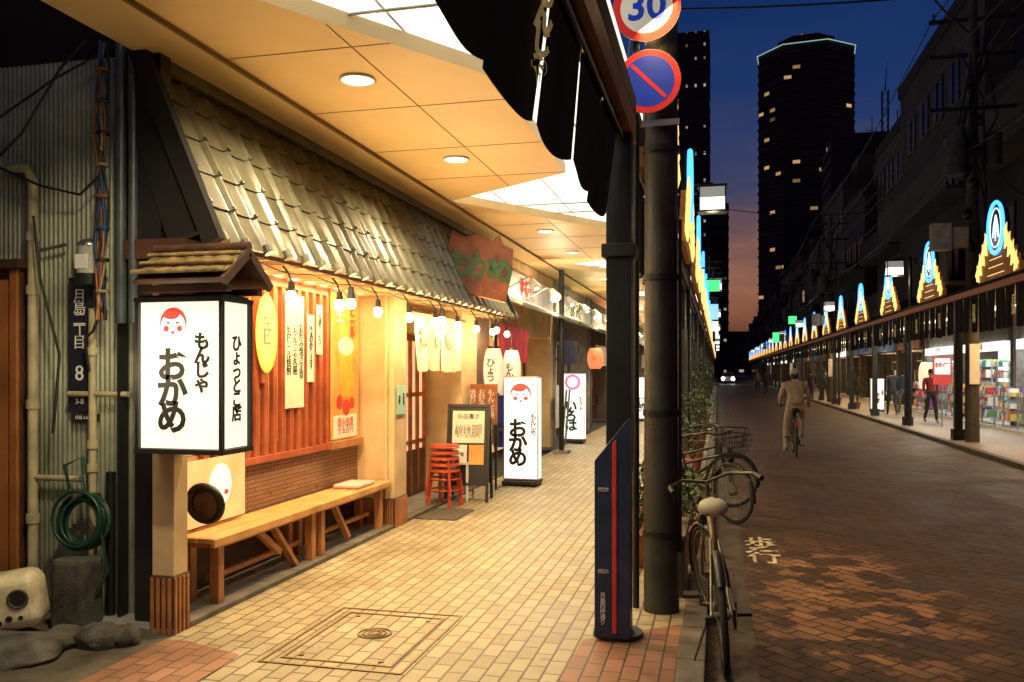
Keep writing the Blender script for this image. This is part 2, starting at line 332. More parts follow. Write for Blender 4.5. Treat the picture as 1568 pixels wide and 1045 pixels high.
def roadsign(name,x,y,z,r,kind):
    b=MB(); b.cyl((x,y+.004,z),(x,y-.004,z),r,M_steel,n=36); fr=FR['-Y']
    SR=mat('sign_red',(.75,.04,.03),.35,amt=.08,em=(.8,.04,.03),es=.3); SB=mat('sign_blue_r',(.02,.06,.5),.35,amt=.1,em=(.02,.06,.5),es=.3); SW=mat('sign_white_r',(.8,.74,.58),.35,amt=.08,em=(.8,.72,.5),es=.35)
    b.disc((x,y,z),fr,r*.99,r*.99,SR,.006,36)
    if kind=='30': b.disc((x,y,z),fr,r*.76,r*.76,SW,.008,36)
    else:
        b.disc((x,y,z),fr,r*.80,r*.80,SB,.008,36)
        q=r*.74; w=r*.06; c=math.cos(math.radians(45))
        pts=[(x-q*c-w*c,y-.011,z+q*c-w*c),(x+q*c-w*c,y-.011,z-q*c-w*c),(x+q*c+w*c,y-.011,z-q*c+w*c),(x-q*c+w*c,y-.011,z+q*c+w*c)]
        b.poly(pts,SR)
    b.box(x-.03,x+.03,y+.004,y+.05,z-.12,z+.12,M_steel)
    o=b.build(name)
    if kind=='30': text('30',(x,y-.011,z),r*1.15,SB,'-Y',o,vert=False,off=.006)
    return o
roadsign('speed_limit_sign',-.455,5.58,3.965,.222,'30')
roadsign('no_parking_sign',-.44,5.57,3.48,.208,'np')
# ---------------------------------------------------------------- restaurant building
rest=bpy.data.objects.new('monja_restaurant',None); COL.objects.link(rest)
b=MB(); x=-6.8; vs=[]; i=0
while x<-3.5:
    ph=(i%8)/8*2*math.pi; y=4.75-.007*math.sin(ph); vs+= [(x,y,0),(x,y,3.64)]; x+=.036/8; i+=1
n=len(vs)//2; b.add(vs,[(2*j,2*j+2,2*j+3,2*j+1) for j in range(n-1)],M_corr,True)
b.build('corrugated_wall',parent=rest)
b=MB(); b.box(-6.8,-3.52,4.72,4.95,3.645,6.5,M_soot); b.box(-6.8,-3.65,4.79,4.95,0,3.64,M_dwood); b.box(-12,-6.8,4.7,5,0,6.5,M_soot)
b.box(-7,-3.65,12.1,12.3,0,6,M_bld[2]); b.box(-7,-3.52,4.96,12.1,3.71,7.5,M_bld[2]); b.build('upper_wall',parent=rest)
b=MB(); b.box(-3.36,-3.21,4.52,4.66,.35,2.15,M_cream); b.box(-3.37,-3.20,4.505,4.67,.0,.349,M_dwood)
b.box(-3.64,-3.43,4.80,4.87,0,2.4,M_dwood); b.box(-3.36,-3.21,4.55,4.66,2.151,2.36,M_dwood)
for i in range(4): b.box(-3.36+i*.04,-3.335+i*.04,4.498,4.506,.0,.34,M_wood)
for i in range(4): b.box(-3.202,-3.19,4.51+i*.04,4.53+i*.04,.0,.34,M_wood)
b.box(-3.62,-3.60,4.87,8.1,1.0,2.5,M_cream); b.box(-3.64,-3.6,4.87,8.1,.45,.86,M_brick); b.box(-3.64,-3.605,4.87,8.1,.86,1.0,M_cream)
b.box(-3.64,-3.62,4.87,8.1,.03,.45,M_dwood); b.box(-3.605,-3.575,4.87,8.1,.86,.9,M_redwood)
b.box(-3.8,-3.2,8.1,8.45,.3,2.45,M_cream); b.box(-3.81,-3.19,8.09,8.46,.0,.299,M_dwood)
for i in range(15): b.box(-3.2,-3.186,8.1+i*.024,8.115+i*.024,.0,.29,M_wood)
for i in range(24): b.box(-3.8+i*.025,-3.785+i*.025,8.083,8.091,.0,.29,M_wood)
b.cyl((-3.28,8.07,.3),(-3.28,8.07,2.4),.02,M_cream,n=8)
b.box(-3.8,-3.25,10.6,11.3,0,2.45,M_cream); b.box(-3.26,-3.235,10.55,11.35,0,.9,M_brick); b.box(-3.8,-3.3,11.3,12.15,0,2.45,M_dwood)
b.box(-3.9,-3.6,8.45,10.6,2.05,2.5,M_cream)
b.box(-3.85,-3.8,8.45,10.6,0,2.05,M_dwood)
b.build('facade',parent=rest,bevel=.006)
b=MB(); b.box(-3.6,-3.02,4.85,12.15,2.40,2.43,M_cream); b.box(-3.62,-3.58,4.85,12.15,2.43,3.55,M_dwood)
for i in range(27): b.box(-3.58,-2.99,4.95+i*.27,5.0+i*.27,2.355,2.40,M_cream)
b.box(-3.03,-2.985,4.68,12.2,2.36,2.42,M_dwood); b.build('eave_soffit',parent=rest)
b=MB()
for i in range(15):
    y=5.35+i*.14
    b.box(-3.6,-3.56,y,y+.06,.9,2.36,M_redwood)
b.box(-3.6,-3.555,5.3,7.3,2.3,2.36,M_redwood); b.box(-3.6,-3.55,5.3,7.36,.86,.915,M_redwood); b.build('red_slats',parent=rest,bevel=.003)
b=MB(); M_shoji=emi('door_glass',(1.,.66,.32),.75)
b.box(-3.8,-3.77,8.5,10.55,.15,2.0,M_shoji)
for i in range(9): 
    y=8.5+i*.255; b.box(-3.77,-3.73,y-.02,y+.02,.05,2.05,M_redwood)
for z in(.1,.7,1.3,2.0): b.box(-3.765,-3.74,8.5,10.55,z-.025,z+.025,M_redwood)
b.box(-3.77,-3.735,8.5,10.55,.0,.6,M_dwood)
b.build('sliding_door',parent=rest)
# tile roof : flat pans, slim straight ribs, shallow laps
b=MB(); top=Vector((-3.5,0,3.56)); bot=Vector((-2.98,0,2.40)); sd=(bot-top); Ls=sd.length; sd.normalize(); nn=Vector((-sd.z,0,sd.x)); 
if nn.x<0: nn=-nn
Y0,Y1=4.62,12.2; pitch=.267; NC=5; K=16; cols=int((Y1-Y0)/pitch*K)
def prof(y):
    p=((y-Y0)/pitch)%1
    return .036*math.sin(math.pi*p/.2)**.6 if 0.001<p<.2 else -.004*math.sin(math.pi*(p-.2)/.8)
for c in range(NC):
    t0=c/NC*Ls; t1=(c+1)/NC*Ls+.010; vs=[]; v2=[]
    for j in range(cols+1):
        y=Y0+(Y1-Y0)*j/cols; h=prof(y); dj=.0015*math.sin(y*7+c*2)
        for t,o in((t0,.004),(t1,.018)):
            p=top+sd*t+nn*(h+o+dj); vs.append((p.x,y,p.z))
        for t,o in((t1,.018),(t1+.002,.0)):
            p=top+sd*t+nn*(h+o+dj); v2.append((p.x,y,p.z))
    fs=[(j*2,(j+1)*2,(j+1)*2+1,j*2+1) for j in range(cols)]
    b.add(vs,fs,M_tile,True); b.add(v2,fs,M_dwood,False)
for i in range(int((Y1-Y0)/pitch)+1):
    y=Y0+i*pitch+.10*pitch; p=bot+nn*.03; b.cyl((p.x-.015,y,p.z+.03),(p.x+.012,y,p.z-.022),.036,M_tile,n=12)
    for c in range(NC-1):
        p=top+sd*((c+1)/NC*Ls+.012)+nn*.044; a_=p-sd*.022; b.cyl((a_.x,y,a_.z),(p.x,y,p.z),.016,M_tile,n=8)
b.box(-3.52,-3.4,Y0,Y1,3.50,3.58,M_tile)
b.build('tile_roof',parent=rest)
b=MB(); b.beam((-3.50,4.58,3.60),(-2.97,4.58,2.38),.07,.12,M_soot); b.beam((-3.60,4.63,3.5),(-3.2,4.63,2.42),.05,.22,M_soot); b.box(-3.64,-3.2,4.6,4.8,2.3,2.42,M_dwood)
b.beam((-3.50,12.24,3.60),(-2.95,12.24,2.36),.08,.15,M_black); b.build('barge_board',parent=rest)
for i in range(9):
    y=5.55+i*.80; b=MB(); b.tube([(-3.05,y,2.36),(-3.0,y,2.3),(-2.98,y,2.24)],.008,M_black,6)
    b.cyl((-2.98,y,2.24),(-2.98,y,2.17),.022,M_black,.03); b.ball((-2.98,y,2.13),.042,.042,.05,M_bulb,10,8)
    if i%3==1: b.cyl((-2.98,y+.22,2.3),(-2.98,y+.22,2.2),.022,M_black,.04); b.ball((-2.98,y+.22,2.16),.042,.042,.048,M_bulb,10,8); b.cyl((-2.98,y+.22,2.3),(-3.02,y+.22,2.36),.008,M_black,n=6)
    b.build('eave_lamp'); light('eave_bulb_light','POINT',(-2.92,y,2.06),27,WARM2,.05,parent=rest)
b=MB(); b.tube([(-3.04,5.2+i*.1,2.34-.03*abs(math.sin(i*.4))) for i in range(70)],.006,M_black,5); b.build('lamp_cable',parent=rest)
b=MB(); b.box(-3.5,-3.46,5.2,7.9,2.37,2.395,emi('tube_glow',(1,.8,.5),5)); b.build('soffit_tube_lamp',parent=rest)
light('soffit_tube_light','AREA',(-3.42,6.5,2.35),36,WARM2,.06,(0,0,0),parent=rest,sy=2.6)
def poster(name,X,y0,y1,z0,z1,m,txt=None,cols=1,ts=.05,tm=None,extra=None):
    b=MB(); b.box(X,X+.006,y0,y1,z0,z1,m)
    if extra: extra(b)
    o=b.build(name)
    if txt:
        for k,t in enumerate(txt):
            yy=y1-(k+.5)*(y1-y0)/len(txt)
            text(t,(X+.0085,yy,(z0+z1)/2),ts,tm or M_ink,'+X',o,sl=.8)
    return o
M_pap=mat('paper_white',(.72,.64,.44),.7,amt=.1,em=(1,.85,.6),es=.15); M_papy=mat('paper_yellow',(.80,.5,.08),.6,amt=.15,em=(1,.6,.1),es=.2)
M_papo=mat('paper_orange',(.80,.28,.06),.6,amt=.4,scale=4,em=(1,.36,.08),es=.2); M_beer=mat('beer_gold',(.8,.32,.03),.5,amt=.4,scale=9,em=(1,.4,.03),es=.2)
poster('menu_paper',-3.55,6.5,6.83,1.28,2.25,M_pap,['お好み焼き定食','もんじゃ各種','生ビール焼酎'],ts=.085,tm=M_ink)
def beerx(b):
    fr=FR['+X']; X=-3.553
    b.box(X+.0065,X+.009,7.42,7.95,.95,1.17,M_pap)
    b.poly([(X+.01,7.58,1.35),(X+.01,7.80,1.35),(X+.01,7.86,1.80),(X+.01,7.52,1.80)],M_beer)
    b.disc((X,7.69,1.84),fr,.18,.09,M_pap,.012)
    for yy,zz,r_ in((7.55,1.3,.07),(7.83,1.28,.06),(7.7,1.24,.08)): b.disc((X,yy,zz),fr,r_,r_,M_red,.011+r_*.01)
bp_=poster('beer_poster',-3.553,7.37,8.0,.94,2.42,M_papo,None,extra=beerx)
text('生ビール',(-3.54,7.84,2.13),.13,M_red,'+X',bp_,sl=.78,off=.004); text('樽生',(-3.54,7.55,2.2),.17,M_pap,'+X',bp_,sl=.8,off=.005); text('飲み放題\n千五百円',(-3.543,7.69,1.06),.09,M_red,'+X',bp_,vert=False)
b=MB(); b.box(-3.56,-3.5,7.3,8.02,.86,.93,M_wood); b.build('poster_shelf')
b=MB(); b.box(-3.56,-3.54,6.12,6.2,1.5,1.7,M_redwood); fr_=FR['+X']; b.disc((-3.535,6.17,1.9),fr_,.17,.32,M_papy,.006); b.disc((-3.535,6.17,1.9),fr_,.13,.27,mat('paper_y2',(.85,.6,.2),.6,amt=.1,em=(1,.75,.25),es=.15),.008)
o=b.build('round_yellow_poster'); text('生ビ',(-3.524,6.17,1.92),.15,M_red,'+X',o,sl=.8)
poster('small_menu_paper',-3.553,7.08,7.2,1.75,2.2,M_pap,['大盛サービス'],ts=.06)
poster('small_menu_paper',-3.553,6.9,7.03,1.5,2.1,M_pap,['冷酒あります'],ts=.08)
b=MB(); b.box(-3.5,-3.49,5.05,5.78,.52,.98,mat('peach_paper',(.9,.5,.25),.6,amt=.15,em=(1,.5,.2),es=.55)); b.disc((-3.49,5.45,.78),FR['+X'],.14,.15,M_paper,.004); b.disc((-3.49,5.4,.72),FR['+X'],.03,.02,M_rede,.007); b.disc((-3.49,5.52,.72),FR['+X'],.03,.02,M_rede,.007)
b.build('face_banner')
b=MB(); b.ring((-3.3,4.98,.72),(0,1,.2),.12,.025,M_black,24,8); b.ball((-3.3,4.99,.72),.11,.03,.11,M_dwood); b.build('hanging_pan')
nw=noren('white_noren_curtain',-3.18,8.6,10.4,2.22,1.6,4,mat('white_cloth',(.72,.62,.44),.8,amt=.12,em=(1,.8,.5),es=.05),'+X',9,.03,.03)
b=MB(); b.cyl((-3.18,8.5,2.235),(-3.18,10.5,2.235),.015,M_dwood); b.build('curtain_rod')
for y,t in((8.85,'お'),(9.3,'か'),(9.75,'め')): text(t,(-3.14,y,1.95),.26,M_dwood,'+X',nw,off=.006)
poster('notice_paper',-3.19,8.14,8.38,1.15,1.45,mat('paper_green',(.3,.5,.35),.6,amt=.2,em=(.4,.7,.5),es=.1),['営業中','禁煙'],ts=.05)
b=MB(); ya,yb=4.96,8.05
for k in range(3): b.box(-3.56+k*.107,-3.46+k*.107,ya,yb,.455,.49,M_woodtop)
b.box(-3.245,-3.215,ya,yb,.43,.488,M_woodtop)
for y in(5.1,6.45,6.62,7.9):
    for x in(-3.29,-3.5): b.box(x-.035,x+.035,y-.035,y+.035,.03,.454,M_wood)
    b.box(-3.5,-3.29,y-.02,y+.02,.4,.453,M_wood)
for y0_,y1_ in((5.14,6.42),(6.66,7.86)): b.box(-3.41,-3.37,y0_,y1_,.16,.2,M_wood); b.box(-3.31,-3.27,y0_,y1_,.40,.45,M_wood)
b.beam((-3.3,5.95,.2),(-3.3,5.6,.44),.05,.05,M_wood,(1,0,0)); b.beam((-3.3,6.2,.05),(-3.3,5.85,.42),.04,.06,M_wood,(1,0,0)); b.beam((-3.3,7.2,.08),(-3.3,6.9,.42),.04,.06,M_wood,(1,0,0))
b.build('wooden_bench',bevel=.006)
b=MB(); b.box(-3.52,-3.26,7.35,7.75,.492,.53,mat('cushion_pink',(.6,.4,.33),.9,amt=.15)); b.build('cushion',bevel=.015)
b=MB()
M_board=mat('sign_board_wood',(.27,.085,.03),.5,amt=.5,scale=5,bump=.4)
pts=[(-.40,-.38),(.38,-.42),(.42,.0),(.40,.30),(.27,.34),(.20,.46),(.12,.36),(-.05,.42),(-.25,.36),(-.42,.42),(-.44,.1)]
k=len(pts)
b.add([(x,0,z) for x,z in pts]+[(x,.05,z) for x,z in pts],[tuple(range(k)),tuple(range(k,2*k))[::-1]]+[(i,i+k,(i+1)%k+k,(i+1)%k) for i in range(k)],M_board)
b.cyl((-.3,.05,-.2),(-.3,.5,-.05),.02,M_dark); b.cyl((.3,.05,-.2),(.3,.5,-.05),.02,M_dark)
Ms=Matrix.Translation((-2.93,10.35,2.93))@Matrix.Rotation(math.radians(26),4,'Z')@Matrix.Rotation(math.radians(-12),4,'X')@Matrix.Rotation(math.radians(9),4,'Y')
sg=b.build('wooden_roof_sign',M=Ms,bevel=.01)
for t,x in(('お',-.26),('か',.0),('め',.26)):
    p=Ms@Vector((x,-.008,-.04)); text(t,p,.36,M_green,'-Y',sg,off=.010,rot=(Ms.to_3x3()@Matrix.Rotation(math.pi/2,3,'X')).to_euler())
def okame(b,c,r,facing,off):
    fr=FR[facing]; c=Vector(c); rt=fr[0]; up=Vector((0,0,1))
    b.disc(c+up*r*.1,fr,r*1.0,r*1.0,M_rede,off)
    b.disc(c-up*r*.12,fr,r*.92,r*.9,M_sign,off+.002)
    b.disc(c+up*r*.62-rt*.12*r,fr,r*.62,r*.3,M_rede,off+.004)
    for s in(-1,1):
        b.disc(c+rt*s*r*.5-up*r*.3,fr,r*.2,r*.2,M_rede,off+.004)
        b.disc(c+rt*s*r*.33+up*r*.08,fr,r*.16,r*.05,M_ink,off+.004)
    b.disc(c-up*r*.55,fr,r*.14,r*.1,M_rede,off+.004); b.disc(c-up*r*.15,fr,r*.05,r*.08,M_rede,off+.004)
b=MB(); x0,x1,y0,y1,z0,z1=-3.30,-2.75,4.31,4.61,1.14,2.01
b.box(x0+.012,x1-.012,y0+.012,y1-.012,z0+.01,z1-.01,M_paper)
for x in(x0,x1):
    for y in(y0,y1): b.box(x-.012,x+.012,y-.012,y+.012,z0-.0,z1,M_black)
for z in(z0-.01,z1): 
    b.box(x0-.016,x1+.016,y0-.016,y0+.012,z-.012,z+.016,M_black); b.box(x0-.016,x1+.016,y1-.012,y1+.016,z-.012,z+.016,M_black)
    b.box(x0-.015,x0+.012,y0+.012,y1-.012,z-.012,z+.016,M_black); b.box(x1-.012,x1+.015,y0+.012,y1-.012,z-.012,z+.016,M_black)
b.box(x0,x1,y0+.013,y1-.013,z0-.02,z0-.005,M_black); b.box(x0,x1,y0+.013,y1-.013,z1+.01,z1+.03,M_black)
okame(b,(-3.07,y0+.01,1.87),.088,'-Y',.002)
b.box(-3.5,-3.2,4.62,4.66,1.95,2.0,M_black)
rid=(4.44,2.30); M_lr=mat('lantern_roof_wood',(.22,.15,.06),.6,amt=.5,scale=14,bump=.5)
for s,(ye,ze) in((-1,(4.20,2.13)),(1,(4.68,2.13))):
    vs=[]; nC=34
    for j in range(nC+1):
        x=-3.26+.60*j/nC; h=.012*abs(math.sin(j/nC*math.pi*5.5))
        for q in range(4):
            t=q/3; vs.append((x,rid[0]+(ye-rid[0])*t,rid[1]+(ze-rid[1])*t+h+.016*(q%2)))
    b.add(vs,[(j*4+q,(j+1)*4+q,(j+1)*4+q+1,j*4+q+1) for j in range(nC) for q in range(3)],M_lr,False)
    b.beam((-2.96,rid[0],rid[1]-.03),(-2.96,ye,ze-.03),.58,.02,M_dwood,(0,0,1))
for t in(0,.33,.66,1.0):
    b.cyl((-3.27+.01*t,rid[0]-.24*t,rid[1]+.035-.17*t),(-2.655-.01*t,rid[0]-.24*t,rid[1]+.035-.17*t),.013,M_lr,n=8)
b.cyl((-3.28,rid[0],rid[1]+.025),(-2.65,rid[0],rid[1]+.025),.026,M_dwood,n=10)
b.beam((-2.66,rid[0],rid[1]-.01),(-2.66,4.19,2.1),.03,.05,M_dwood); b.beam((-2.66,rid[0],rid[1]-.01),(-2.66,4.69,2.1),.03,.05,M_dwood)
b.box(-3.25,-2.68,4.25,4.3,2.05,2.09,M_dwood); b.box(-3.25,-2.68,4.58,4.63,2.05,2.09,M_dwood); b.box(-3.05,-3.0,4.3,4.58,2.04,2.22,M_dwood)
lan=b.build('lantern_sign')
text('おかめ',(-3.07,y0-.004,1.47),.205,M_ink,'-Y',lan,off=.007,sl=.74)
text('もんじゃ',(-2.875,y0-.004,1.64),.105,M_ink,'-Y',lan,off=.004,sl=.78)
text('ひょっとこ店',(x1+.004,4.46,1.55),.105,M_ink,'+X',lan,off=.003,sl=.78)
light('lantern_light','POINT',(-3.25,4.1,1.6),11,(1,.82,.5),.2,parent=lan)
# side-wall clutter
b=MB(); M_door=mat('orange_wood_door',(.34,.12,.03),.5,amt=.35,scale=3)
b.box(-5.5,-4.46,4.67,4.735,0,2.27,M_dwood); b.box(-5.4,-4.55,4.655,4.669,.05,2.2,M_door)
for z0_,z1_ in((.15,.75),(.85,2.05)): b.box(-5.3,-4.66,4.643,4.654,z0_,z1_,M_door)
b.box(-4.53,-4.47,4.64,4.669,0,2.27,M_door); b.box(-5.55,-4.42,4.60,4.74,2.27,2.33,M_dwood); b.build('wooden_side_door',bevel=.006)
b=MB(); b.cyl((-4.38,4.68,0),(-4.38,4.68,2.85),.032,M_pipe); b.tube([(-4.38,4.68,2.84),(-4.42,4.68,2.93),(-4.6,4.68,2.95)],.03,M_pipe)
for z in(.6,1.35,2.1,2.45): b.cyl((-4.38,4.68,z),(-4.38,4.68,z+.06),.042,M_pipe)
b.cyl((-4.38,4.68,.9),(-3.99,4.68,.9),.02,M_pipe); b.cyl((-4.1,4.68,1.45),(-3.65,4.68,1.45),.018,M_pipe); b.cyl((-4.38,4.68,2.38),(-4.12,4.68,2.42),.012,M_steel); b.build('drain_pipe')
b=MB(); b.cyl((-3.92,4.68,0),(-3.92,4.68,2.0),.025,M_pipe)
for z in(.35,.95,1.1,1.7): b.cyl((-3.92,4.68,z),(-3.92,4.68,z+.05),.036,M_pipe)
b.cyl((-3.8,4.7,0),(-3.8,4.7,.95),.03,M_dark); b.build('conduit_pipe')
b=MB(); b.cyl((-3.93,4.66,2.22),(-3.93,4.66,2.40),.075,mat('meter_glass',(.4,.42,.38),.2,amt=.2),.07,n=18); b.ball((-3.93,4.66,2.40),.072,.072,.05,M_steel); b.cyl((-3.93,4.66,2.15),(-3.93,4.66,2.22),.085,M_dark,n=18); b.box(-3.97,-3.89,4.58,4.6,2.25,2.34,M_whitep); b.build('electric_meter')
b=MB(); b.box(-4.12,-3.95,4.70,4.725,1.33,2.21,mat('address_blue',(.015,.02,.03),.4,amt=.2)); ad=b.build('address_plate',bevel=.004)
text('月島二丁目',(-4.035,4.697,1.93),.1,M_whitep,'-Y',ad,sl=.75); text('8',(-4.035,4.697,1.58),.14,M_whitep,'-Y',ad); text('3-8',(-4.035,4.697,1.4),.05,M_whitep,'-Y',ad,vert=False)
b=MB(); b.box(-4.09,-3.9,4.70,4.72,1.27,1.32,M_black); pl=b.build('address_number_plate'); text('月島 3-8-10',(-4.0,4.697,1.295),.028,M_whitep,'-Y',pl,vert=False)
b=MB(); M_hose=mat('green_hose',(.008,.05,.03),.4,amt=.2)
for i in range(8): b.ring((-3.9+R.uniform(-.015,.015),4.62-.014*i,.66+R.uniform(-.03,.03)),(R.uniform(-.15,.15),1,R.uniform(-.15,.15)),.17+R.uniform(-.035,.03),.011,M_hose,30,6)
b.tube([(-3.98,4.55,.85),(-4.02,4.55,1.0),(-3.93,4.6,1.05),(-3.9,4.6,.8)],.011,M_hose,6); b.tube([(-3.75,4.55,.6),(-3.7,4.55,.35),(-3.78,4.5,.15),(-3.9,4.45,.02)],.011,M_hose,6)
b.cyl((-3.9,4.72,.8),(-3.9,4.5,.82),.015,M_steel); b.build('garden_hose')
b=MB(); M_dsp=mat('downspout_slate',(.08,.10,.11),.4,.4,amt=.3); b.cyl((-3.66,4.62,1.9),(-3.66,4.62,3.7),.035,M_dsp); b.cyl((-3.57,4.62,1.9),(-3.57,4.62,3.7),.03,M_dsp); b.box(-3.56,-3.375,4.62,4.72,0,3.64,M_black); b.box(-3.72,-3.70,4.66,4.74,0,3.64,M_black); b.build('downspout')
b=MB()
cc=[mat('cable_orange',(.3,.10,.02),.5,amt=.2),mat('cable_blue',(.02,.06,.2),.5,amt=.2),M_black,mat('cable_cream',(.3,.22,.12),.5,amt=.2)]
for k in range(7):
    rg=random.Random(k); b.tube([(-3.78+.02*math.sin(i*1.3+k)+.008*k-.03,4.6+.02*math.cos(i*.9+k*2),3.68-.16*i) for i in range(12)],.008,cc[k%4],5)
for k in range(8): b.ring((-3.78,4.6,3.5-.2*k),(0,0,1),.035,.01,cc[(k)%4],10,5)
for p in([(-4.62,4.6,2.95),(-4.2,4.55,2.78),(-3.95,4.6,2.72),(-3.78,4.6,2.85)],[(-4.7,4.6,2.9),(-4.5,4.5,3.2),(-4.1,4.55,3.45),(-3.8,4.6,3.6)],[(-4.7,4.6,2.9),(-4.3,4.5,3.1),(-4.0,4.5,3.5),(-3.9,4.6,3.7)],[(-3.78,4.6,2.0),(-3.85,4.6,1.85),(-3.93,4.62,1.8),(-3.92,4.65,1.6)],[(-4.3,4.6,2.6),(-4.25,4.6,2.2),(-4.1,4.6,1.7),(-4.15,4.6,1.2)]): b.tube(p,.009,M_black,6)
b.ball((-4.66,4.6,2.95),.06,.06,.06,M_dark); b.build('cable_bundle')
def rock(name,c,rx,ry,rz,m=M_rock,seed=1):
    b=MB(); b.ball(c,rx,ry,rz,m,16,10,.16,random.Random(seed)); o=b.build(name); s=o.modifiers.new('s','SUBSURF'); s.levels=1; s.render_levels=2; return o
rock('base_rock',(-3.95,3.98,.02),.40,.28,.1,seed=2); rock('garden_rock',(-3.52,4.25,.04),.14,.12,.09,seed=3); rock('garden_rock',(-3.72,4.2,.03),.12,.14,.08,seed=4); rock('garden_rock',(-3.38,4.3,.03),.09,.09,.08,seed=5)
b=MB(); b.box(-4.0,-3.76,4.40,4.6,.0,.44,mat('concrete_block_old',(.075,.07,.055),.9,amt=.6,scale=9,bump=.8)); b.build('stone_block',bevel=.03)
b=MB(); b.box(-.17,.17,-.13,.13,0,.33,mat('ornament_white',(.62,.54,.34),.5,amt=.4,scale=9))
Mo=Matrix.Translation((-3.98,4.14,.1))@Matrix.Rotation(math.radians(30),4,'Z')@Matrix.Rotation(math.radians(-8),4,'Y')
o=b.build('ceramic_ornament_pot',M=Mo,bevel=.085)
o.modifiers['b'].segments=5
bb=MB()
for x,z,r in((.06,.19,.05),(.0,.085,.018),(-.05,.07,.013),(.06,.08,.013),(-.08,.2,.012)): bb.cyl((x,-.12,z),(x,-.137,z),r,M_black,n=18)
bb.ring((.06,-.135,.19),(0,1,0),.05,.008,M_dconc,18,5)
c_=bb.build('holes',M=Mo); par(c_,o)
# ---------------------------------------------------------------- street stuff on left pavement
b=MB(); M_stool=mat('red_stool_plastic',(.5,.07,.03),.35,amt=.15)
for k in range(5):
    z=.42+k*.07
    b.cyl((-3.14,9.55,z),(-3.14,9.55,z+.03),.17,M_stool,.165,n=20); b.ring((-3.14,9.55,z),(0,0,1),.17,.012,M_stool,20,5)
for k in range(2):
    for a in range(4):
        w=a*math.pi/2+.6; c,s_=math.cos(w),math.sin(w); b.beam((-3.14+c*.15,9.55+s_*.15,.45+k*.1),(-3.14+c*.21,9.55+s_*.21,.0+k*.13),.03,.045,M_stool)
    b.ring((-3.14,9.55,.2+k*.13),(0,0,1),.17,.012,M_stool,20,5)
b.build('stacked_stools')
b=MB()
for x in(-3.28,-2.98):
    for y in(9.95,10.2): b.box(x-.015,x+.015,y-.015,y+.015,0,.45 if y<10 else .85,M_whitep)
b.box(-3.3,-2.96,9.93,10.22,.45,.48,M_whitep)
for z in(.6,.72,.82): b.box(-3.28,-2.98,10.19,10.21,z,z+.04,M_whitep)
b.build('white_chair',bevel=.004)
def aboard(name,x,y,w,h,tilt,rotz,panelmats,txts,framem=M_black):
    M=Matrix.Translation((x,y,0))@Matrix.Rotation(rotz,4,'Z'); o=None
    for sgn in(1,-1):
        b=MB()
        T=M@Matrix.Rotation(0 if sgn>0 else math.pi,4,'Z')@Matrix.Translation((0,-math.sin(tilt)*h,0))@Matrix.Rotation(-tilt,4,'X')
        for xx in(-w/2,w/2): b.box(xx-.018,xx+.018,-.014,.014,0,h,framem)
        b.box(-w/2+.018,w/2-.018,-.012,.012,h-.04,h-.002,framem); b.box(-w/2+.018,w/2-.018,-.012,.012,.2,.25,framem); b.box(-w/2+.018,w/2-.018,-.004,.008,.25,h-.04,M_black)
        if sgn>0:
            for (a0,a1,c0,c1,mm) in panelmats: b.box(a0*w,a1*w,-.010,-.005,c0*h,c1*h,mm)
        p=b.build(name if o is None else 'rear_leg',parent=o,M=T,bevel=.003)
        if o is None:
            o=p
            for (t,a,c,sz,v) in txts:
                q=T@Vector((a*w,-.012,c*h)); text(t,q,sz,M_ink,'-Y',o,vert=v,rot=(T.to_3x3()@Matrix.Rotation(math.pi/2,3,'X')).to_euler(),sl=.8)
    return o
aboard('menu_a_board',-3.0,10.1,.5,1.2,.16,.10,[(-.4,.4,.60,.93,M_pap),(-.4,-.02,.38,.58,M_pap),(0.03,.4,.38,.58,M_papo)],[('お品書き',0,.87,.07,False),('もんじゃ 900円\nお好み焼 950円\n焼きそば 850円\nビール 550円',0,.72,.05,False),('定食',-.2,.48,.06,False)])
b=MB(); b.box(-3.30,-2.88,11.0,11.03,.88,1.42,mat('brown_sign',(.26,.08,.03),.5,amt=.3,em=(.5,.15,.04),es=.1)); b.cyl((-3.28,11.02,0),(-3.28,11.02,.9),.015,M_black); b.cyl((-2.9,11.02,0),(-2.9,11.02,.9),.015,M_black); o=b.build('brown_menu_stand')
for i,t in enumerate(['もんじゃ焼','お好み焼き','焼酎ビール']): text(t,(-2.96-.13*i,10.995,1.15),.1,M_whitep,'-Y',o,sl=.75)
def standsign(name,x,y,w,h,d,rz,title,sub,tcol,face=True,pink=False):
    M=Matrix.Translation((x,y,0))@Matrix.Rotation(rz,4,'Z'); b=MB()
    b.box(-w/2,w/2,-d/2,d/2,.08,h,M_steel); b.box(-w/2+.015,w/2-.015,-d/2-.004,-d/2,.1,h-.02,M_sign)
    b.box(w/2,w/2+.003,-d/2+.01,d/2-.01,.1,h-.02,M_sign)
    b.box(-w/2,w/2,-d,d,0.03,.07,M_black)
    for xx in(-w/2+.04,w/2-.04):
        for yy in(-d,d): b.cyl((xx-.02,yy,.03),(xx+.02,yy,.03),.03,M_rubber,n=10)
    if face: okame(b,(0,-d/2-.004,h-.26),w*.3,'-Y',.002)
    if pink: b.ring((0,-d/2-.006,h-.2),(0,1,0),w*.28,.03,emi('pink_print',(1,.2,.5),.8,True),20,6)
    o=b.build(name,M=M,bevel=0)
    r=(math.pi/2,0,rz)
    text(title,M@Vector((-.04,-d/2-.008,h*.38)),w*.55,tcol,'-Y',o,off=w*.022,rot=r,sl=.74); text(sub,M@Vector((w*.36,-d/2-.008,h*.56)),w*.19,M_ink,'-Y',o,rot=r,sl=.75,off=.002)
    return o
standsign('illuminated_stand_sign',-2.67,11.6,.5,1.52,.2,.0,'おかめ','もんじゃ',M_ink)
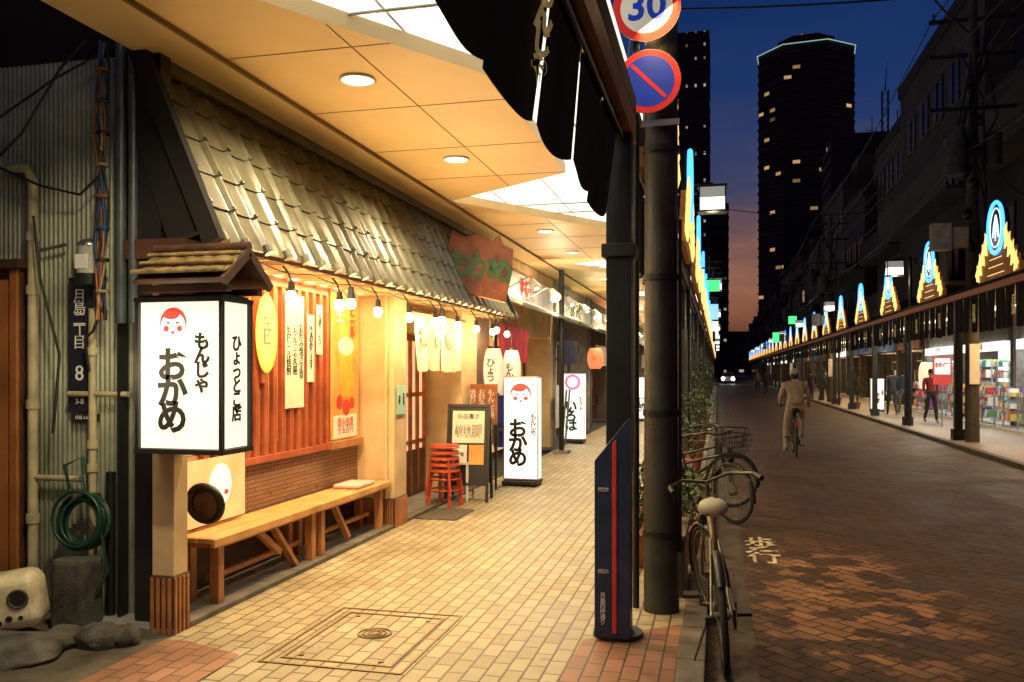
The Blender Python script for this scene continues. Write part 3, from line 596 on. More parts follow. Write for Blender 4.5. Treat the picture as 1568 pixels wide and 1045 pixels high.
standsign('illuminated_stand_sign',-3.12,18.6,.52,1.55,.2,.0,'いろは','もんじゃ',mat('ink_green',(.01,.08,.04),.6,amt=0),False,True)
b=MB(); b.box(-3.3,-3.28,17.4,18.1,.4,1.3,M_whitep); b.cyl((-3.2,17.6,0),(-3.1,17.6,1.2),.02,M_steel); b.cyl((-3.2,18,0),(-3.1,18,1.2),.02,M_steel); b.build('folded_sign_frame')
def plantern(x,y,z,r,h,txt,m=M_plan):
    b=MB(); n=18; vs=[]; ks=24
    for i in range(ks+1):
        t=i/ks; rr=r*(math.sin(math.pi*min(max(t*.86+.07,0),1))**.3)*(1-.03*(i%2))
        for j in range(n): w=2*math.pi*j/n; vs.append((x+rr*math.cos(w),y+rr*math.sin(w),z-h/2+h*t))
    b.add(vs,[(i*n+j,i*n+(j+1)%n,(i+1)*n+(j+1)%n,(i+1)*n+j) for i in range(ks) for j in range(n)],m,True)
    b.cyl((x,y,z+h/2-.01),(x,y,z+h/2+.03),r*.6,M_black); b.cyl((x,y,z-h/2-.03),(x,y,z-h/2+.01),r*.6,M_black); b.cyl((x,y,z+h/2),(x,y,z+h/2+.25),.006,M_black,n=5)
    o=b.build('paper_lantern')
    if txt: text(txt,(x,y-r-.004,z),h*.22,M_ink,'-Y',o,sl=.75,off=.002)
    return o
plantern(-2.97,11.15,1.60,.14,.6,'ひょう'); plantern(-2.97,12.2,1.60,.14,.6,'もん')
def lshop(y0,y1,i):
    rg=random.Random(100+i); o=bpy.data.objects.new('shop_front',None); COL.objects.link(o); o.location=(-3.5,(y0+y1)/2,0)
    w=y1-y0; wm=[M_cream,M_concrete,M_bld[1],M_dwood][i%4]
    b=MB(); b.box(-4.5,-3.42,y0,y0+.4,0,3.55,wm); b.box(-4.5,-3.42,y1-.3,y1-.02,0,3.55,wm); b.box(-4.5,-3.45,y0+.4,y1-.3,2.25,3.55,wm)
    em=emi('shop_glow_%d'%(i%5),[(1,.62,.28),(1,.8,.5),(1,.5,.2),(.9,.9,.8),(1,.7,.4)][i%5],[.7,.9,.5,.9,.8][i%5])
    b.box(-4.4,-4.3,y0+.4,y1-.3,0,2.25,em)
    nq=max(3,int(w/.8))
    for k in range(nq+1):
        y=y0+.4+(w-.7)*k/nq; b.box(-4.0,-3.95,y-.03,y+.03,0,2.25,M_dwood)
    for z in(.5,1.9): b.box(-3.995,-3.955,y0+.4,y1-.3,z-.03,z+.03,M_dwood)
    for k in range(12):
        y=rg.uniform(y0+.5,y1-.5); z=rg.uniform(0,1.2); b.box(-4.28,-4.1,y,y+rg.uniform(.1,.5),z*.2,z,rg.choice([M_redwood,M_papy,M_pap,M_dwood,M_blue]))
    am=[mat('awning_cream',(.55,.5,.4),.6,amt=.1),mat('awning_green',(.05,.12,.06),.6),mat('awning_red',(.35,.05,.04),.6),M_whitep][i%4]
    b.beam((-3.2,y0+.05,2.75),(-3.2,y1-.05,2.75),.75,.05,am,(.4,0,1))
    b.box(-3.44,-3.38,y0+.2,y1-.2,2.75,3.3,rg.choice([M_board,M_pap,M_whitep,M_dwood]))
    b.build('shop_walls',parent=o)
    noren('noren',-3.3,y0+.3,y0+2.5,2.3,1.75,4,[mat('red_cloth',(.5,.04,.05),.8,em=(.8,.05,.08),es=.15),mat('navy_cloth',(.03,.05,.15),.8),mat('white_cloth',(1,1,1))][i%3],'+X',i,.02,.03,o)
    text(rg.choice(['お好み焼','もんじゃ','鉄板焼']),(-3.37,(y0+y1)/2,3.02),.4,rg.choice([M_ink,M_red]),'+X',o,vert=False,off=.01)
    for k in range(3): 
        y=y0+1+k*w/3.2; bb=MB(); bb.tube([(-3.4,y,2.9),(-3.0,y,3.1),(-2.9,y,3.0)],.012,M_whitep,6); bb.cyl((-2.92,y,3.05),(-2.82,y-.1,2.9),.05,M_whitep,.1); bb.ball((-2.83,y-.09,2.92),.05,.05,.04,M_down,8,5); bb.build('flood_lamp',parent=o)
    if y0<45: light('shop_light','POINT',(-2.8,(y0+y1)/2,2.7),60,WARM if i%2 else (1,.8,.55),.1,parent=o)
ys=12.35; i=0
while ys<110:
    w=R.choice([4.6,5.4,6.2]); lshop(ys,ys+w,i); ys+=w; i+=1
for (x,y,z,t) in((-2.9,20.5,1.9,'酒'),(-2.9,24,1.8,'海')): plantern(x,y,z,.2,.5,t,emi('red_lantern',(1,.25,.1),.9))
b=MB(); b.cyl((-2.95,16.2,0),(-2.95,16.2,3.55),.05,M_black); b.box(-3.1,-2.8,16.05,16.35,0,.06,M_concrete); b.build('black_post')
for yy in(21.5,27): standsign('illuminated_stand_sign',-2.3,yy,.45,1.4,.2,0,'酒処','営業中',M_ink,False,False)
def plant(name,x,y,h,w,pot,seed,red=False,pr=.14,m=M_leaf):
    rg=random.Random(seed); b=MB()
    if pot: b.tube([(x,y,0),(x,y,.02),(x,y,.26),(x,y,.28)],pr,mat('terracotta',(.28,.1,.05),.8,amt=.3),14,[pr*.7,pr*.75,pr,pr*1.08])
    z0=.26 if pot else 0
    for k in range(9):
        a=rg.uniform(0,6.28); e=(x+math.cos(a)*w*rg.uniform(.2,.8),y+math.sin(a)*w*rg.uniform(.2,.8),z0+h*rg.uniform(.5,.95)); b.tube([(x,y,z0-.03),((x+e[0])/2+rg.uniform(-.03,.03),(y+e[1])/2,z0+h*.35),e],.006,M_dwood,4,[.01,.007,.003])
    for k in range(int(300*max(h,.5))):
        a=rg.uniform(0,6.28); rr=w*math.sqrt(rg.random()); zz=z0+h*rg.uniform(.15,1); f=1-abs((zz-z0)/h-.55); rr*=.5+f*.7
        c=Vector((x+math.cos(a)*rr,y+math.sin(a)*rr,zz)); L=rg.uniform(.03,.07); d=Vector((rg.uniform(-1,1),rg.uniform(-1,1),rg.uniform(-.5,.8))).normalized(); s_=d.cross(Vector((rg.uniform(-1,1),rg.uniform(-1,1),1))).normalized()*L*.4
        b.add([c,c+d*L*.5+s_,c+d*L,c+d*L*.5-s_],[(0,1,2,3)],M_leafr if red and rg.random()<.25 else m)
    return b.build(name)
plant('potted_plant',-.28,7.25,.5,.26,True,1); plant('potted_plant',-.66,7.0,.6,.2,True,2,True); plant('potted_plant',-.27,7.85,.42,.24,True,3); plant('potted_plant',-.7,8.2,.4,.2,True,12,True); plant('potted_plant',-.30,8.5,.35,.2,True,13)
b=MB(); b.box(-.36,-.23,6.1,6.85,0,.40,M_ped); b.box(-.38,-.222,6.08,6.87,.40,.44,M_curb); b.build('brick_planter',bevel=.006)
plant('potted_plant',-.30,6.6,.3,.13,False,4).location.z=.43
for k,(y,h) in enumerate(((13,.6),(14.2,1.0),(16.5,1.4),(19,1.1),(23,1.6),(27,1.5))): plant('potted_shrub',-.38,y,h,.26,True,30+k)
b=MB(); b.box(-.75,-.45,9.6,9.9,0,.75,M_whitep); b.box(-.78,-.42,9.57,9.93,.75,.79,M_red); b.box(-.7,-.5,9.59,9.6,.1,.7,M_red); b.build('ash_bin',bevel=.01)
b=MB()
for y in(8.9,9.6,10.4,11.2): b.box(-.42,-.30,y,y+.5,0.006,.35+.1*math.sin(y*5),mat('kerb_box',(.1,.09,.08),.7,amt=.3))
b.build('planter_boxes',bevel=.01)
# ---------------------------------------------------------------- bicycles
def bicycle(name,M,steer=0,frame=None,basket=True,seatm=None,rack=True,stand=True,lean=0,metal=None):
    fm=frame or M_steel; b=MB(); r=.33; ST=metal or M_steel
    def wheel(c,ax):
        c=Vector(c); ax=Vector(ax).normalized(); b.ring(c,ax,r-.018,.019,M_rubber,36,8); b.ring(c,ax,r-.042,.011,ST,36,5); b.cyl(c-ax*.045,c+ax*.045,.022,ST,n=10)
        u=ax.cross(Vector((0,0,1))).normalized(); w=ax.cross(u)
        for i in range(20):
            a=2*math.pi*i/20; e=c+(u*math.cos(a)+w*math.sin(a))*(r-.045); a2=a+(.5 if i%2 else -.5); h=c+(u*math.cos(a2)+w*math.sin(a2))*.02+ax*(.03 if i%2 else -.03); b.cyl(h,e,.0014,ST,n=4)
    def fender(c,ax,a0,a1,m):
        c=Vector(c); ax=Vector(ax).normalized(); u=ax.cross(Vector((0,0,1))).normalized(); w=Vector((0,0,1)); vs=[];n=16
        for i in range(n+1):
            a=a0+(a1-a0)*i/n; d=u*math.cos(a)+w*math.sin(a)
            for k,(o,h) in enumerate(((-.026,-.012),(-.016,.006),(.016,.006),(.026,-.012))): vs.append(c+d*(r+.016+h)+ax*o)
        b.add(vs,[(i*4+k,(i+1)*4+k,(i+1)*4+k+1,i*4+k+1) for i in range(n) for k in range(3)],m,True)
    wheel((0,0,r),(0,1,0)); fender((0,0,r),(0,-1,0),math.radians(40),math.radians(165),M_dark if metal else ST)
    bb=(.43,0,.28)
    b.cyl(bb,(.2,0,.88),.014,fm); b.cyl(bb,(.86,0,.62),.016,fm); b.cyl((.30,0,.6),(.83,0,.74),.014,fm); b.cyl((.875,0,.58),(.805,0,.84),.019,fm)
    for s in(-.055,.055): b.cyl((0,s,r),(.41,s*.5,.28),.009,fm); b.cyl((0,s,r),(.27,s*.4,.7),.008,fm)
    sm=seatm or M_black; b.ball((.19,0,.915),.12,.078,.035,sm); b.ball((.29,0,.915),.09,.03,.026,sm); b.ball((.13,0,.905),.065,.088,.05,sm)
    for s in(-.04,.04): b.tube([(.08,s,.89),(.15,s,.87),(.28,s*.4,.9)],.005,ST,5); b.ring((.10,s,.872),(0,0,1),.018,.004,ST,10,4)
    b.ring((.43,-.06,.28),(0,1,0),.085,.008,M_dark,22,5); b.box(.0,.5,-.078,-.062,.255,.36,M_dark)
    b.cyl((.43,-.1,.28),(.43,.1,.28),.012,ST)
    b.beam((.43,-.1,.28),(.55,-.1,.19),.02,.015,ST); b.beam((.43,.1,.28),(.31,.1,.37),.02,.015,ST); b.box(.5,.6,-.2,-.11,.18,.2,M_black); b.box(.26,.36,.11,.2,.36,.38,M_black)
    if rack:
        b.box(-.22,.16,-.055,-.047,.70,.71,ST); b.box(-.22,.16,.047,.055,.70,.71,ST)
        for x in(-.22,-.1,.03,.15): b.box(x,x+.01,-.047,.047,.70,.708,ST)
        for s in(-.06,.06): b.cyl((0,s,r),(-.08,s,.7),.005,ST,n=6)
        b.box(-.25,-.235,-.03,.03,.64,.69,M_red)
    if stand:
        b.cyl((0,.07,r),(-.05,.20,.015),.008,ST,n=6); b.cyl((-.05,.20,.012),(.0,.22,.012),.010,M_black,n=6); b.box(-.03,.02,.05,.09,.29,.33,M_dark)
    A=Vector((.875,0,.58)); ax=(Vector((.805,0,.84))-A).normalized(); Rm=Matrix.Translation(A)@Matrix.Rotation(steer,4,ax)@Matrix.Translation(-A)
    i0=len(b.v)
    fa=(1.0,0,r)
    wheel(fa,(0,1,0)); fender(fa,(0,-1,0),math.radians(50),math.radians(190),M_dark if metal else ST)
    for s in(-.055,.055): b.tube([(1.0,s,r),(.93,s,.5),(.88,s*.7,.62)],.009,ST,6)
    b.cyl((.805,0,.84),(.785,0,.96),.012,ST)
    b.tube([(.62,-.28,.97),(.70,-.27,.99),(.79,-.16,1.0),(.80,0,.965),(.79,.16,1.0),(.70,.27,.99),(.62,.28,.97)],.011,ST,8)
    for s in(-1,1): b.cyl((.58,s*.285,.965),(.68,s*.275,.985),.017,M_black); b.tube([(.74,s*.24,.985),(.7,s*.25,.95),(.63,s*.27,.93)],.005,M_black,5)
    b.tube([(.72,.25,.98),(.86,.12,.95),(.86,.04,.7),(.98,.03,.42)],.004,M_black,5); b.tube([(.72,-.25,.98),(.9,-.1,1.05),(.88,-.03,.8),(.83,0,.7)],.004,M_black,5)
    b.cyl((.95,.0,.71),(1.0,.0,.70),.032,M_black,.038)
    if basket:
        x0,x1,w0,z0,z1=.88,1.16,.15,.74,.98
        def P(x,y,z):
            t=(z-z0)/(z1-z0); return (1.0+(x-1.0)*(.82+.25*t),y*(.82+.25*t),z)
        for z in(z0,z0+.06,z0+.12,z0+.18,z1): b.tube([P(x0,-w0,z),P(x1,-w0,z),P(x1,w0,z),P(x0,w0,z),P(x0,-w0,z)],.003 if z<z1 else .006,M_dark,5)
        for i in range(8):
            x=x0+(x1-x0)*i/7
            for s in(-w0,w0): b.cyl(P(x,s,z0),P(x,s,z1),.0022,M_dark,n=4)
            b.cyl(P(x,-w0,z0),P(x,w0,z0),.0022,M_dark,n=4)
        for i in range(9):
            y=-w0+2*w0*i/8
            for x in(x0,x1): b.cyl(P(x,y,z0),P(x,y,z1),.0022,M_dark,n=4)
    for k in range(i0,len(b.v)): b.v[k]=Rm@b.v[k]
    return b.build(name,M=M@Matrix.Rotation(lean,4,'X'))
def BM(x,y,heading,z=-.08): return Matrix.Translation((x,y,z))@Matrix.Rotation(heading,4,'Z')
M_dst=mat('dull_steel',(.16,.145,.11),.4,.7,amt=.3)
bicycle('parked_bicycle',BM(.04,4.82,math.radians(93)),steer=math.radians(18),frame=mat('frame_champagne',(.34,.29,.19),.35,.5,amt=.1),basket=False,seatm=mat('seat_cover',(.55,.48,.34),.7,amt=.2),rack=False,lean=math.radians(-4),metal=M_dst)
bicycle('parked_bicycle',BM(-.62,10.25,math.radians(-38)),steer=math.radians(-14),frame=M_dark,basket=True,metal=M_dst)
bicycle('parked_bicycle',BM(-.72,11.3,math.radians(-30)),steer=math.radians(18),frame=M_dark,basket=True,metal=M_dst)
bicycle('cyclist_bicycle',BM(1.46,17.3,math.radians(88)),frame=M_dark,basket=True,rack=True,stand=False,metal=M_dst)
# ---------------------------------------------------------------- people
def figure(name,J,E,mats,M,extra=None):
    names=list(J); me=bpy.data.meshes.new(name+'_sk'); me.from_pydata([J[n][0] for n in names],[(names.index(a),names.index(c)) for a,c,_ in E],[])
    ob=bpy.data.objects.new(name+'_sk',me); COL.objects.link(ob); md=ob.modifiers.new('skin','SKIN'); md.use_smooth_shade=True
    sv=me.skin_vertices[0].data
    for i,n in enumerate(names):
        r=J[n][1]; sv[i].radius=(r,r) if not isinstance(r,tuple) else r; sv[i].use_root=(n=='pelvis')
    sb=ob.modifiers.new('sub','SUBSURF'); sb.levels=2; sb.render_levels=2
    bpy.context.view_layer.update(); dg=bpy.context.evaluated_depsgraph_get(); m2=bpy.data.meshes.new_from_object(ob.evaluated_get(dg)); bpy.data.objects.remove(ob)
    m2.materials.clear()
    for m in mats: m2.materials.append(m)
    segs=[(Vector(J[a][0]),Vector(J[c][0]),k) for a,c,k in E]
    for p in m2.polygons:
        c=p.center; best=9;bk=0
        for a,d,k in segs:
            l=(d-a); t=max(0,min(1,(c-a).dot(l)/max(l.length_squared,1e-9))); q=(c-(a+l*t)).length
            if q<best: best=q;bk=k
        p.material_index=bk; p.use_smooth=True
    o=bpy.data.objects.new(name,m2); COL.objects.link(o); o.matrix_world=M
    if extra:
        b=MB(); extra(b); e=b.build('head_details',origin=Vector((0,0,0))); e.parent=o
    return o
def headdet(hx,hz,hair,cap=None):
    def f(b):
        b.ball((hx-.015,0,hz+.035),.098,.082,.095,cap or hair,16,10)
        b.ball((hx-.05,0,hz-.02),.06,.075,.09,hair,12,8)
        for s in(-1,1):
            b.ball((hx,s*.078,hz-.01),.018,.012,.03,M_skin,8,6); b.ball((hx+.085,s*.03,hz+.0),.01,.014,.008,M_ink,8,6)
        b.ball((hx+.105,0,hz-.025),.016,.013,.024,M_skin,8,6); b.ball((hx+.092,0,hz-.065),.01,.025,.006,M_red,8,6)
        if cap: b.ball((hx+.1,0,hz+.05),.07,.07,.012,cap,14,6)
    return f
def hand(b,p,d,side):
    p=Vector(p); d=Vector(d).normalized(); s=Vector(side).normalized(); n=d.cross(s)
    b.ball(p+d*.04,.03,.03,.035,M_skin,8,6)
    for k,L in enumerate((.07,.08,.075,.06)):
        q=p+d*.06+s*(k-1.5)*.019; b.tube([q,q+d*L*.5+n*.006,q+d*L*.8+n*.03],.008,M_skin,5,[.009,.008,.006])
    q=p+d*.02+s*-.03; b.tube([q,q+d*.03-s*.022,q+d*.06-s*.022+n*.015],.009,M_skin,5,[.011,.009,.007])
jk=mat('beige_jacket',(.36,.31,.22),.85,amt=.2,scale=12,bump=.5); tr=mat('light_trousers',(.36,.31,.22),.85,amt=.2,scale=12); sh=mat('shoe',(.3,.27,.22),.6); hair=mat('hair',(.015,.012,.01),.6,amt=.2)
J={'pelvis':((.22,0,.98),(.15,.13)),'waist':((.24,0,1.14),(.145,.12)),'chest':((.32,0,1.33),(.17,.13)),'neckb':((.37,0,1.46),(.08,.07)),'neck':((.39,0,1.51),(.05,.05)),'head':((.41,0,1.60),(.085,.095)),'crown':((.41,0,1.68),(.07,.075)),
'ls':((.35,.19,1.41),.068),'le':((.42,.27,1.17),.05),'lw':((.62,.27,1.06),.034),'lh':((.67,.27,1.05),.028),'rs':((.35,-.19,1.41),.068),'re':((.42,-.27,1.17),.05),'rw':((.62,-.27,1.06),.034),'rh':((.67,-.27,1.05),.028),
'lt':((.26,.11,.94),.095),'lk':((.44,.16,.52),.066),'la':((.36,.17,.14),.042),'lf':((.50,.18,.10),.038),'rt':((.26,-.11,.94),.095),'rk':((.57,-.14,.76),.066),'ra':((.46,-.14,.40),.042),'rf':((.60,-.15,.36),.038),'lhl':((.31,.17,.10),.036),'rhl':((.42,-.14,.36),.036)}
E=[('pelvis','waist',0),('waist','chest',0),('chest','neckb',0),('neckb','neck',2),('neck','head',2),('head','crown',2),('chest','ls',0),('ls','le',0),('le','lw',0),('lw','lh',2),('chest','rs',0),('rs','re',0),('re','rw',0),('rw','rh',2),('pelvis','lt',1),('lt','lk',1),('lk','la',1),('la','lf',3),('la','lhl',3),('pelvis','rt',1),('rt','rk',1),('rk','ra',1),('ra','rf',3),('ra','rhl',3)]
def ex(b):
    headdet(.41,1.61,hair,mat('grey_cap',(.4,.38,.33),.8,amt=.1))(b)
    for s in(-1,1): hand(b,(.64,s*.27,1.055),(.8,0,-.35),(0,s,0))
    b.ball((.13,0,1.12),.07,.16,.12,jk,14,8)
figure('cyclist',J,E,[jk,tr,M_skin,sh],BM(1.46,17.3,math.radians(88)),ex)
def walker(name,x,y,heading,top,bot,ph=.25,h=1.68):
    k=h/1.7; s=ph
    J={'pelvis':((0,0,.93),(.15,.11)),'waist':((.0,0,1.08),(.135,.1)),'chest':((.02,0,1.28),(.165,.11)),'neckb':((.02,0,1.42),(.075,.065)),'neck':((.03,0,1.47),(.048,.048)),'head':((.045,0,1.55),(.08,.09)),'crown':((.04,0,1.63),(.065,.075)),
    'ls':((.0,.185,1.37),.06),'le':((-.06-s*.2,.23,1.1),.044),'lw':((.0-s*.5,.23,.87),.03),'lh':((.02-s*.5,.23,.80),.028),'rs':((.0,-.185,1.37),.06),'re':((.0+s*.3,-.23,1.1),.044),'rw':((.1+s*.6,-.23,.9),.03),'rh':((.13+s*.6,-.23,.84),.028),
    'lt':((.02,.09,.86),.092),'lk':((.05+s*.5,.095,.48),.062),'la':((s*1.0,.1,.09),.042),'lf':((s*1.0+.14,.1,.04),.036),'rt':((.0,-.09,.86),.092),'rk':((.06-s*.3,-.095,.48),.062),'ra':((-s*1.1,-.1,.13),.042),'rf':((-s*1.1+.13,-.1,.04),.036)}
    J={a:((c[0]*k,c[1]*k,c[2]*k),r) for a,(c,r) in J.items()}
    E=[('pelvis','waist',0),('waist','chest',0),('chest','neckb',0),('neckb','neck',2),('neck','head',2),('head','crown',2),('chest','ls',0),('ls','le',0),('le','lw',0),('lw','lh',2),('chest','rs',0),('rs','re',0),('re','rw',0),('rw','rh',2),('pelvis','lt',1),('lt','lk',1),('lk','la',1),('la','lf',3),('pelvis','rt',1),('rt','rk',1),('rk','ra',1),('ra','rf',3)]
    def ex(b):
        headdet(.045*k,1.56*k,hair)(b)
        hand(b,((-s*.5)*k,.23*k,.84*k),(.1,0,-1),(1,0,0)); hand(b,((.12+s*.6)*k,-.23*k,.87*k),(.3,0,-1),(1,0,0))
    return figure(name,J,E,[top,bot,M_skin,sh],Matrix.Translation((x,y,.0))@Matrix.Rotation(heading,4,'Z'),ex)
dk=mat('dark_coat',(.03,.03,.035),.8,amt=.2); nv=mat('navy_coat',(.03,.04,.08),.8,amt=.2); gr=mat('grey_coat',(.15,.14,.13),.8,amt=.2); rd=mat('red_coat',(.3,.04,.04),.8,amt=.2)
for a in((6.0,32.5,1.6,dk,dk),(6.5,33.2,1.5,nv,gr),(7.0,38,-1.6,gr,dk),(6.3,28.2,-1.5,rd,dk),(4.6,46,1.5,dk,nv),(6,52,-1.6,nv,dk)):
    walker('pedestrian',a[0],a[1],a[2],a[3],a[4])
for a in((2.6,60,-1.5,gr,dk),(3.2,61,1.4,dk,dk)): walker('pedestrian',*a).location.z=-.08
# ---------------------------------------------------------------- right arcade
rc=MB()
rc.box(5.42,8.2,-4,160,3.22,3.36,mat('right_canopy_under',(.5,.4,.28),.6,amt=.1)); rc.box(5.28,5.419,-4,160,3.22,3.34,mat('fascia_orange',(.18,.05,.02),.5,amt=.2,em=(1,.3,.06),es=.06)); rc.box(5.30,5.40,-4,160,3.345,3.42,M_soot)
rcan=rc.build('arcade_canopy')
for k in range(-2,24):
    y=21.6+5.4*k; b=MB(); b.box(5.33,5.49,y-.08,y+.08,0,3.22,M_dark); b.box(5.28,5.54,y-.13,y+.13,0,.25,M_black); b.build('arcade_column')
for k in range(-1,24):
    y=21.6+5.4*k; o=noren('black_noren_curtain',5.34,y+.12,y+5.28,3.20,2.45,9,M_cloth,'-X',k+60,.02,.04)
    if k<6:
        for q in(1.2,3.7): text('月島',(5.29,y+q,2.8),.24,M_gold,'-X',o,sl=.75,off=.005)
        light('right_canopy_lamp','AREA',(6.3,y+2.7,3.15),[120,130,130][k+1] if k<2 else 85,(1,.84,.6) if k in(0,1) else WARM2,.5,(0,math.radians(28),0),parent=rcan,sy=2.5)
    b=MB(); b.box(6.7,7.1,y+1.5,y+4,3.19,3.215,emi('canopy_tube',(1,.85,.6),3)); b.build('canopy_light_panel',parent=rcan)
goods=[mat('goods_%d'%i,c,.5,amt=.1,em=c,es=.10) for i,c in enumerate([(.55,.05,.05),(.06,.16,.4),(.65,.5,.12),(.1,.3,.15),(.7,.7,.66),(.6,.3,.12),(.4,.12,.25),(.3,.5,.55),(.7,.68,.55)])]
def rshop(k):
    y0=21.6+5.4*k; y1=y0+5.4; rg=random.Random(300+k); o=bpy.data.objects.new('shop_front',None); COL.objects.link(o); o.location=(8.6,(y0+y1)/2,0)
    bright=k in(0,1,2); wm=rg.choice([M_bld[0],M_bld[1],M_concrete])
    b=MB(); b.box(8.2,9.5,y0,y0+.25,0,3.2,wm); b.box(8.2,9.5,y1-.25,y1-.01,0,3.2,wm); b.box(8.25,9.5,y0+.25,y1-.25,2.5,3.2,wm)
    c,st=((.9,.97,1.),1.0) if bright else rg.choice([((1,.55,.22),.7),((1,.7,.35),.7),((1,.85,.6),.7),((1,.45,.2),.45),((.8,.4,.2),.2)])
    b.box(9.3,9.45,y0+.25,y1-.25,0,2.5,emi('rshop_%d'%k,c,st))
    b.box(8.3,9.3,y0+.25,y1-.25,2.46,2.49,M_whitep); b.box(8.2,9.3,y0+.25,y1-.25,0,.01,M_whitep)
    if bright:
        for r_ in range(2):
            X=7.6+r_*.9
            for seg in range(3):
                ya=y0+.3+seg*1.7
                b.box(X,X+.4,ya,ya+1.2,.0,.05,M_whitep)
                for sh_ in range(5 if r_ else 3):
                    z=.3+sh_*.36 if r_ else .25+sh_*.33; b.box(X,X+.4,ya,ya+1.2,z-.015,z,M_steel)
                    y=ya+.03
                    while y<ya+1.1: w=rg.uniform(.04,.11); b.box(X+.03+rg.uniform(0,.04),X+.3,y,y+w*.92,z+.001,z+rg.uniform(.08,.26),rg.choice(goods)); y+=w
                for yy in(ya,ya+1.2): b.box(X+.18,X+.22,yy-.01,yy+.01,0,1.9 if r_ else 1.0,M_steel)
        b.box(8.12,8.2,y0+.5,y1-.5,2.2,2.48,M_sign)
    else:
        n=5
        for q in range(n+1):
            y=y0+.3+(5.4-.6)*q/n; b.box(8.6,8.66,y-.03,y+.03,0,2.5,M_dark)
        b.box(8.605,8.655,y0+.3,y1-.3,2.0,2.06,M_dark)
        for q in range(14): y=rg.uniform(y0+.5,y1-.8); h=rg.uniform(.3,1.8); b.box(8.8,9.1,y,y+rg.uniform(.1,.5),max(0,h-.5),h,rg.choice(goods+[M_dwood,M_redwood]))
        b.box(8.1,8.24,y0+.4,y1-.4,2.55,3.1,rg.choice([M_board,M_papo,M_sign,M_dwood,goods[1]]))
    b.build('shop_walls',parent=o)
    if bright: light('shop_light','AREA',(8.5,(y0+y1)/2,2.4),90,(.95,.97,1),1.0,(0,math.radians(25),0),parent=o,sy=4)
    elif k<9: light('shop_light','POINT',(7.6,(y0+y1)/2,2.0),50,c,.2,parent=o)
    text(rg.choice(['もんじゃ','薬局','お好み焼','くすり']),(8.08,(y0+y1)/2,2.34 if bright else 2.82),.24 if bright else .42,M_red if bright else M_ink,'-X',o,vert=False,off=.008)
for k in range(-2,24): rshop(k)
plantern(6.4,29.2,1.45,.24,.85,None,emi('big_lantern',(1,.8,.5),.95))
standsign('illuminated_stand_sign',6.0,35.5,.5,1.3,.2,0,'定食','営業中',M_ink,False)
b=MB(); b.box(6.0,6.5,26.6,26.66,1.2,2.0,goods[0]); b.box(6.05,6.45,26.59,26.6,1.5,1.95,M_sign); b.cyl((6.25,26.63,0),(6.25,26.63,1.2),.02,M_steel); o=b.build('shop_banner_sign'); text('特価',(6.25,26.58,1.73),.2,M_red,'-Y',o,vert=False,off=.006)
for k,(x,y) in enumerate(((5.7,38.3),(5.7,44),(5.6,50))): plant('potted_shrub',x,y,1.5,.45,True,70+k)
# ---------------------------------------------------------------- buildings
def building(x0,x1,y0,y1,h,face,seed,lit=.06,name='apartment_building'):
    rg=random.Random(seed); b=MB(); wm=M_bld[seed%3]; b.box(x0,x1,y0,y1,3.45,h,wm)
    X=x0 if face=='-X' else x1; s=-1 if face=='-X' else 1
    z=4.3
    while z<h-1.5:
        bal=rg.random()<.7
        y=y0+.5
        while y<y1-1.8:
            m=M_winw if rg.random()<lit else M_glass
            xa,xb=sorted((X+s*.02,X+s*.05)); b.box(xa,xb,y,y+1.3,z+.3,z+1.7,m)
            xa,xb=sorted((X+s*.021,X+s*.09))
            b.box(xa,xb,y-.06,y+1.36,z+.22,z+.298,M_dconc); b.box(xa,xb,y-.06,y+1.36,z+1.702,z+1.76,M_dconc); b.box(xa,xb,y+.62,y+.68,z+.3,z+1.7,M_dark)
            if rg.random()<.3: b.box(min(X,X+s*.35)+.0,max(X,X+s*.35),y+1.5,y+1.95,z+.1,z+.6,M_dconc)
            y+=2.1
        if bal:
            xa,xb=sorted((X+s*.1,X+s*.95)); b.box(xa,xb,y0+.4,y1-.5,z-.12,z,M_bld[1]); xo=X+s*.95; xa,xb=sorted((xo,xo-s*.08)); b.box(xa,xb,y0+.4,y1-.5,z,z+1.0,M_bld[(seed+1)%3])
        z+=2.9
    z=4.3
    while z<h-1.5:
        xx=min(x0,x1)+.8
        while xx<max(x0,x1)-1.6:
            b.box(xx,xx+1.2,y0-.05,y0-.005,z+.3,z+1.6,M_winw if rg.random()<lit*.5 else M_glass); xx+=2.6
        z+=2.9
    b.box(x0-.1 if face=='-X' else x0,x1 if face=='-X' else x1+.1,y0,y1-.02,h+.0,h+.5,M_bld[2])
    b.box(x0+1,x0+3,y0+1,y0+3.5,h+.5,h+2.3,M_bld[0]); b.cyl((x0+2,y0+2,h+2.3),(x0+2,y0+2,h+5),.03,M_dark,n=6)
    for q in range(4): b.cyl((x0+1.6,y0+1.8,h+3+q*.35),(x0+2.4,y0+2.2,h+3+q*.35),.02,M_dark,n=4)
    return b.build(name)
y=10;i=0
hs=[10.5,9,13.2,12.8,11,13,12,9.5,12,10,13,9,11,14,10,12,9,12,10]
while y<230:
    w=[8,9.5,12,9,8,10][i%6]; building(7.6 if i%3 else 8.2,16,y,y+w-.1,hs[i%len(hs)],'-X',i+1,.03); y+=w; i+=1
y=13;i=0
while y<230:
    w=[9,8,11,10][i%4]; building(-13,-3.7,y,y+w-.1,[8,9.5,7.5,11,9][i%5],'+X',i+50,.07); y+=w; i+=1
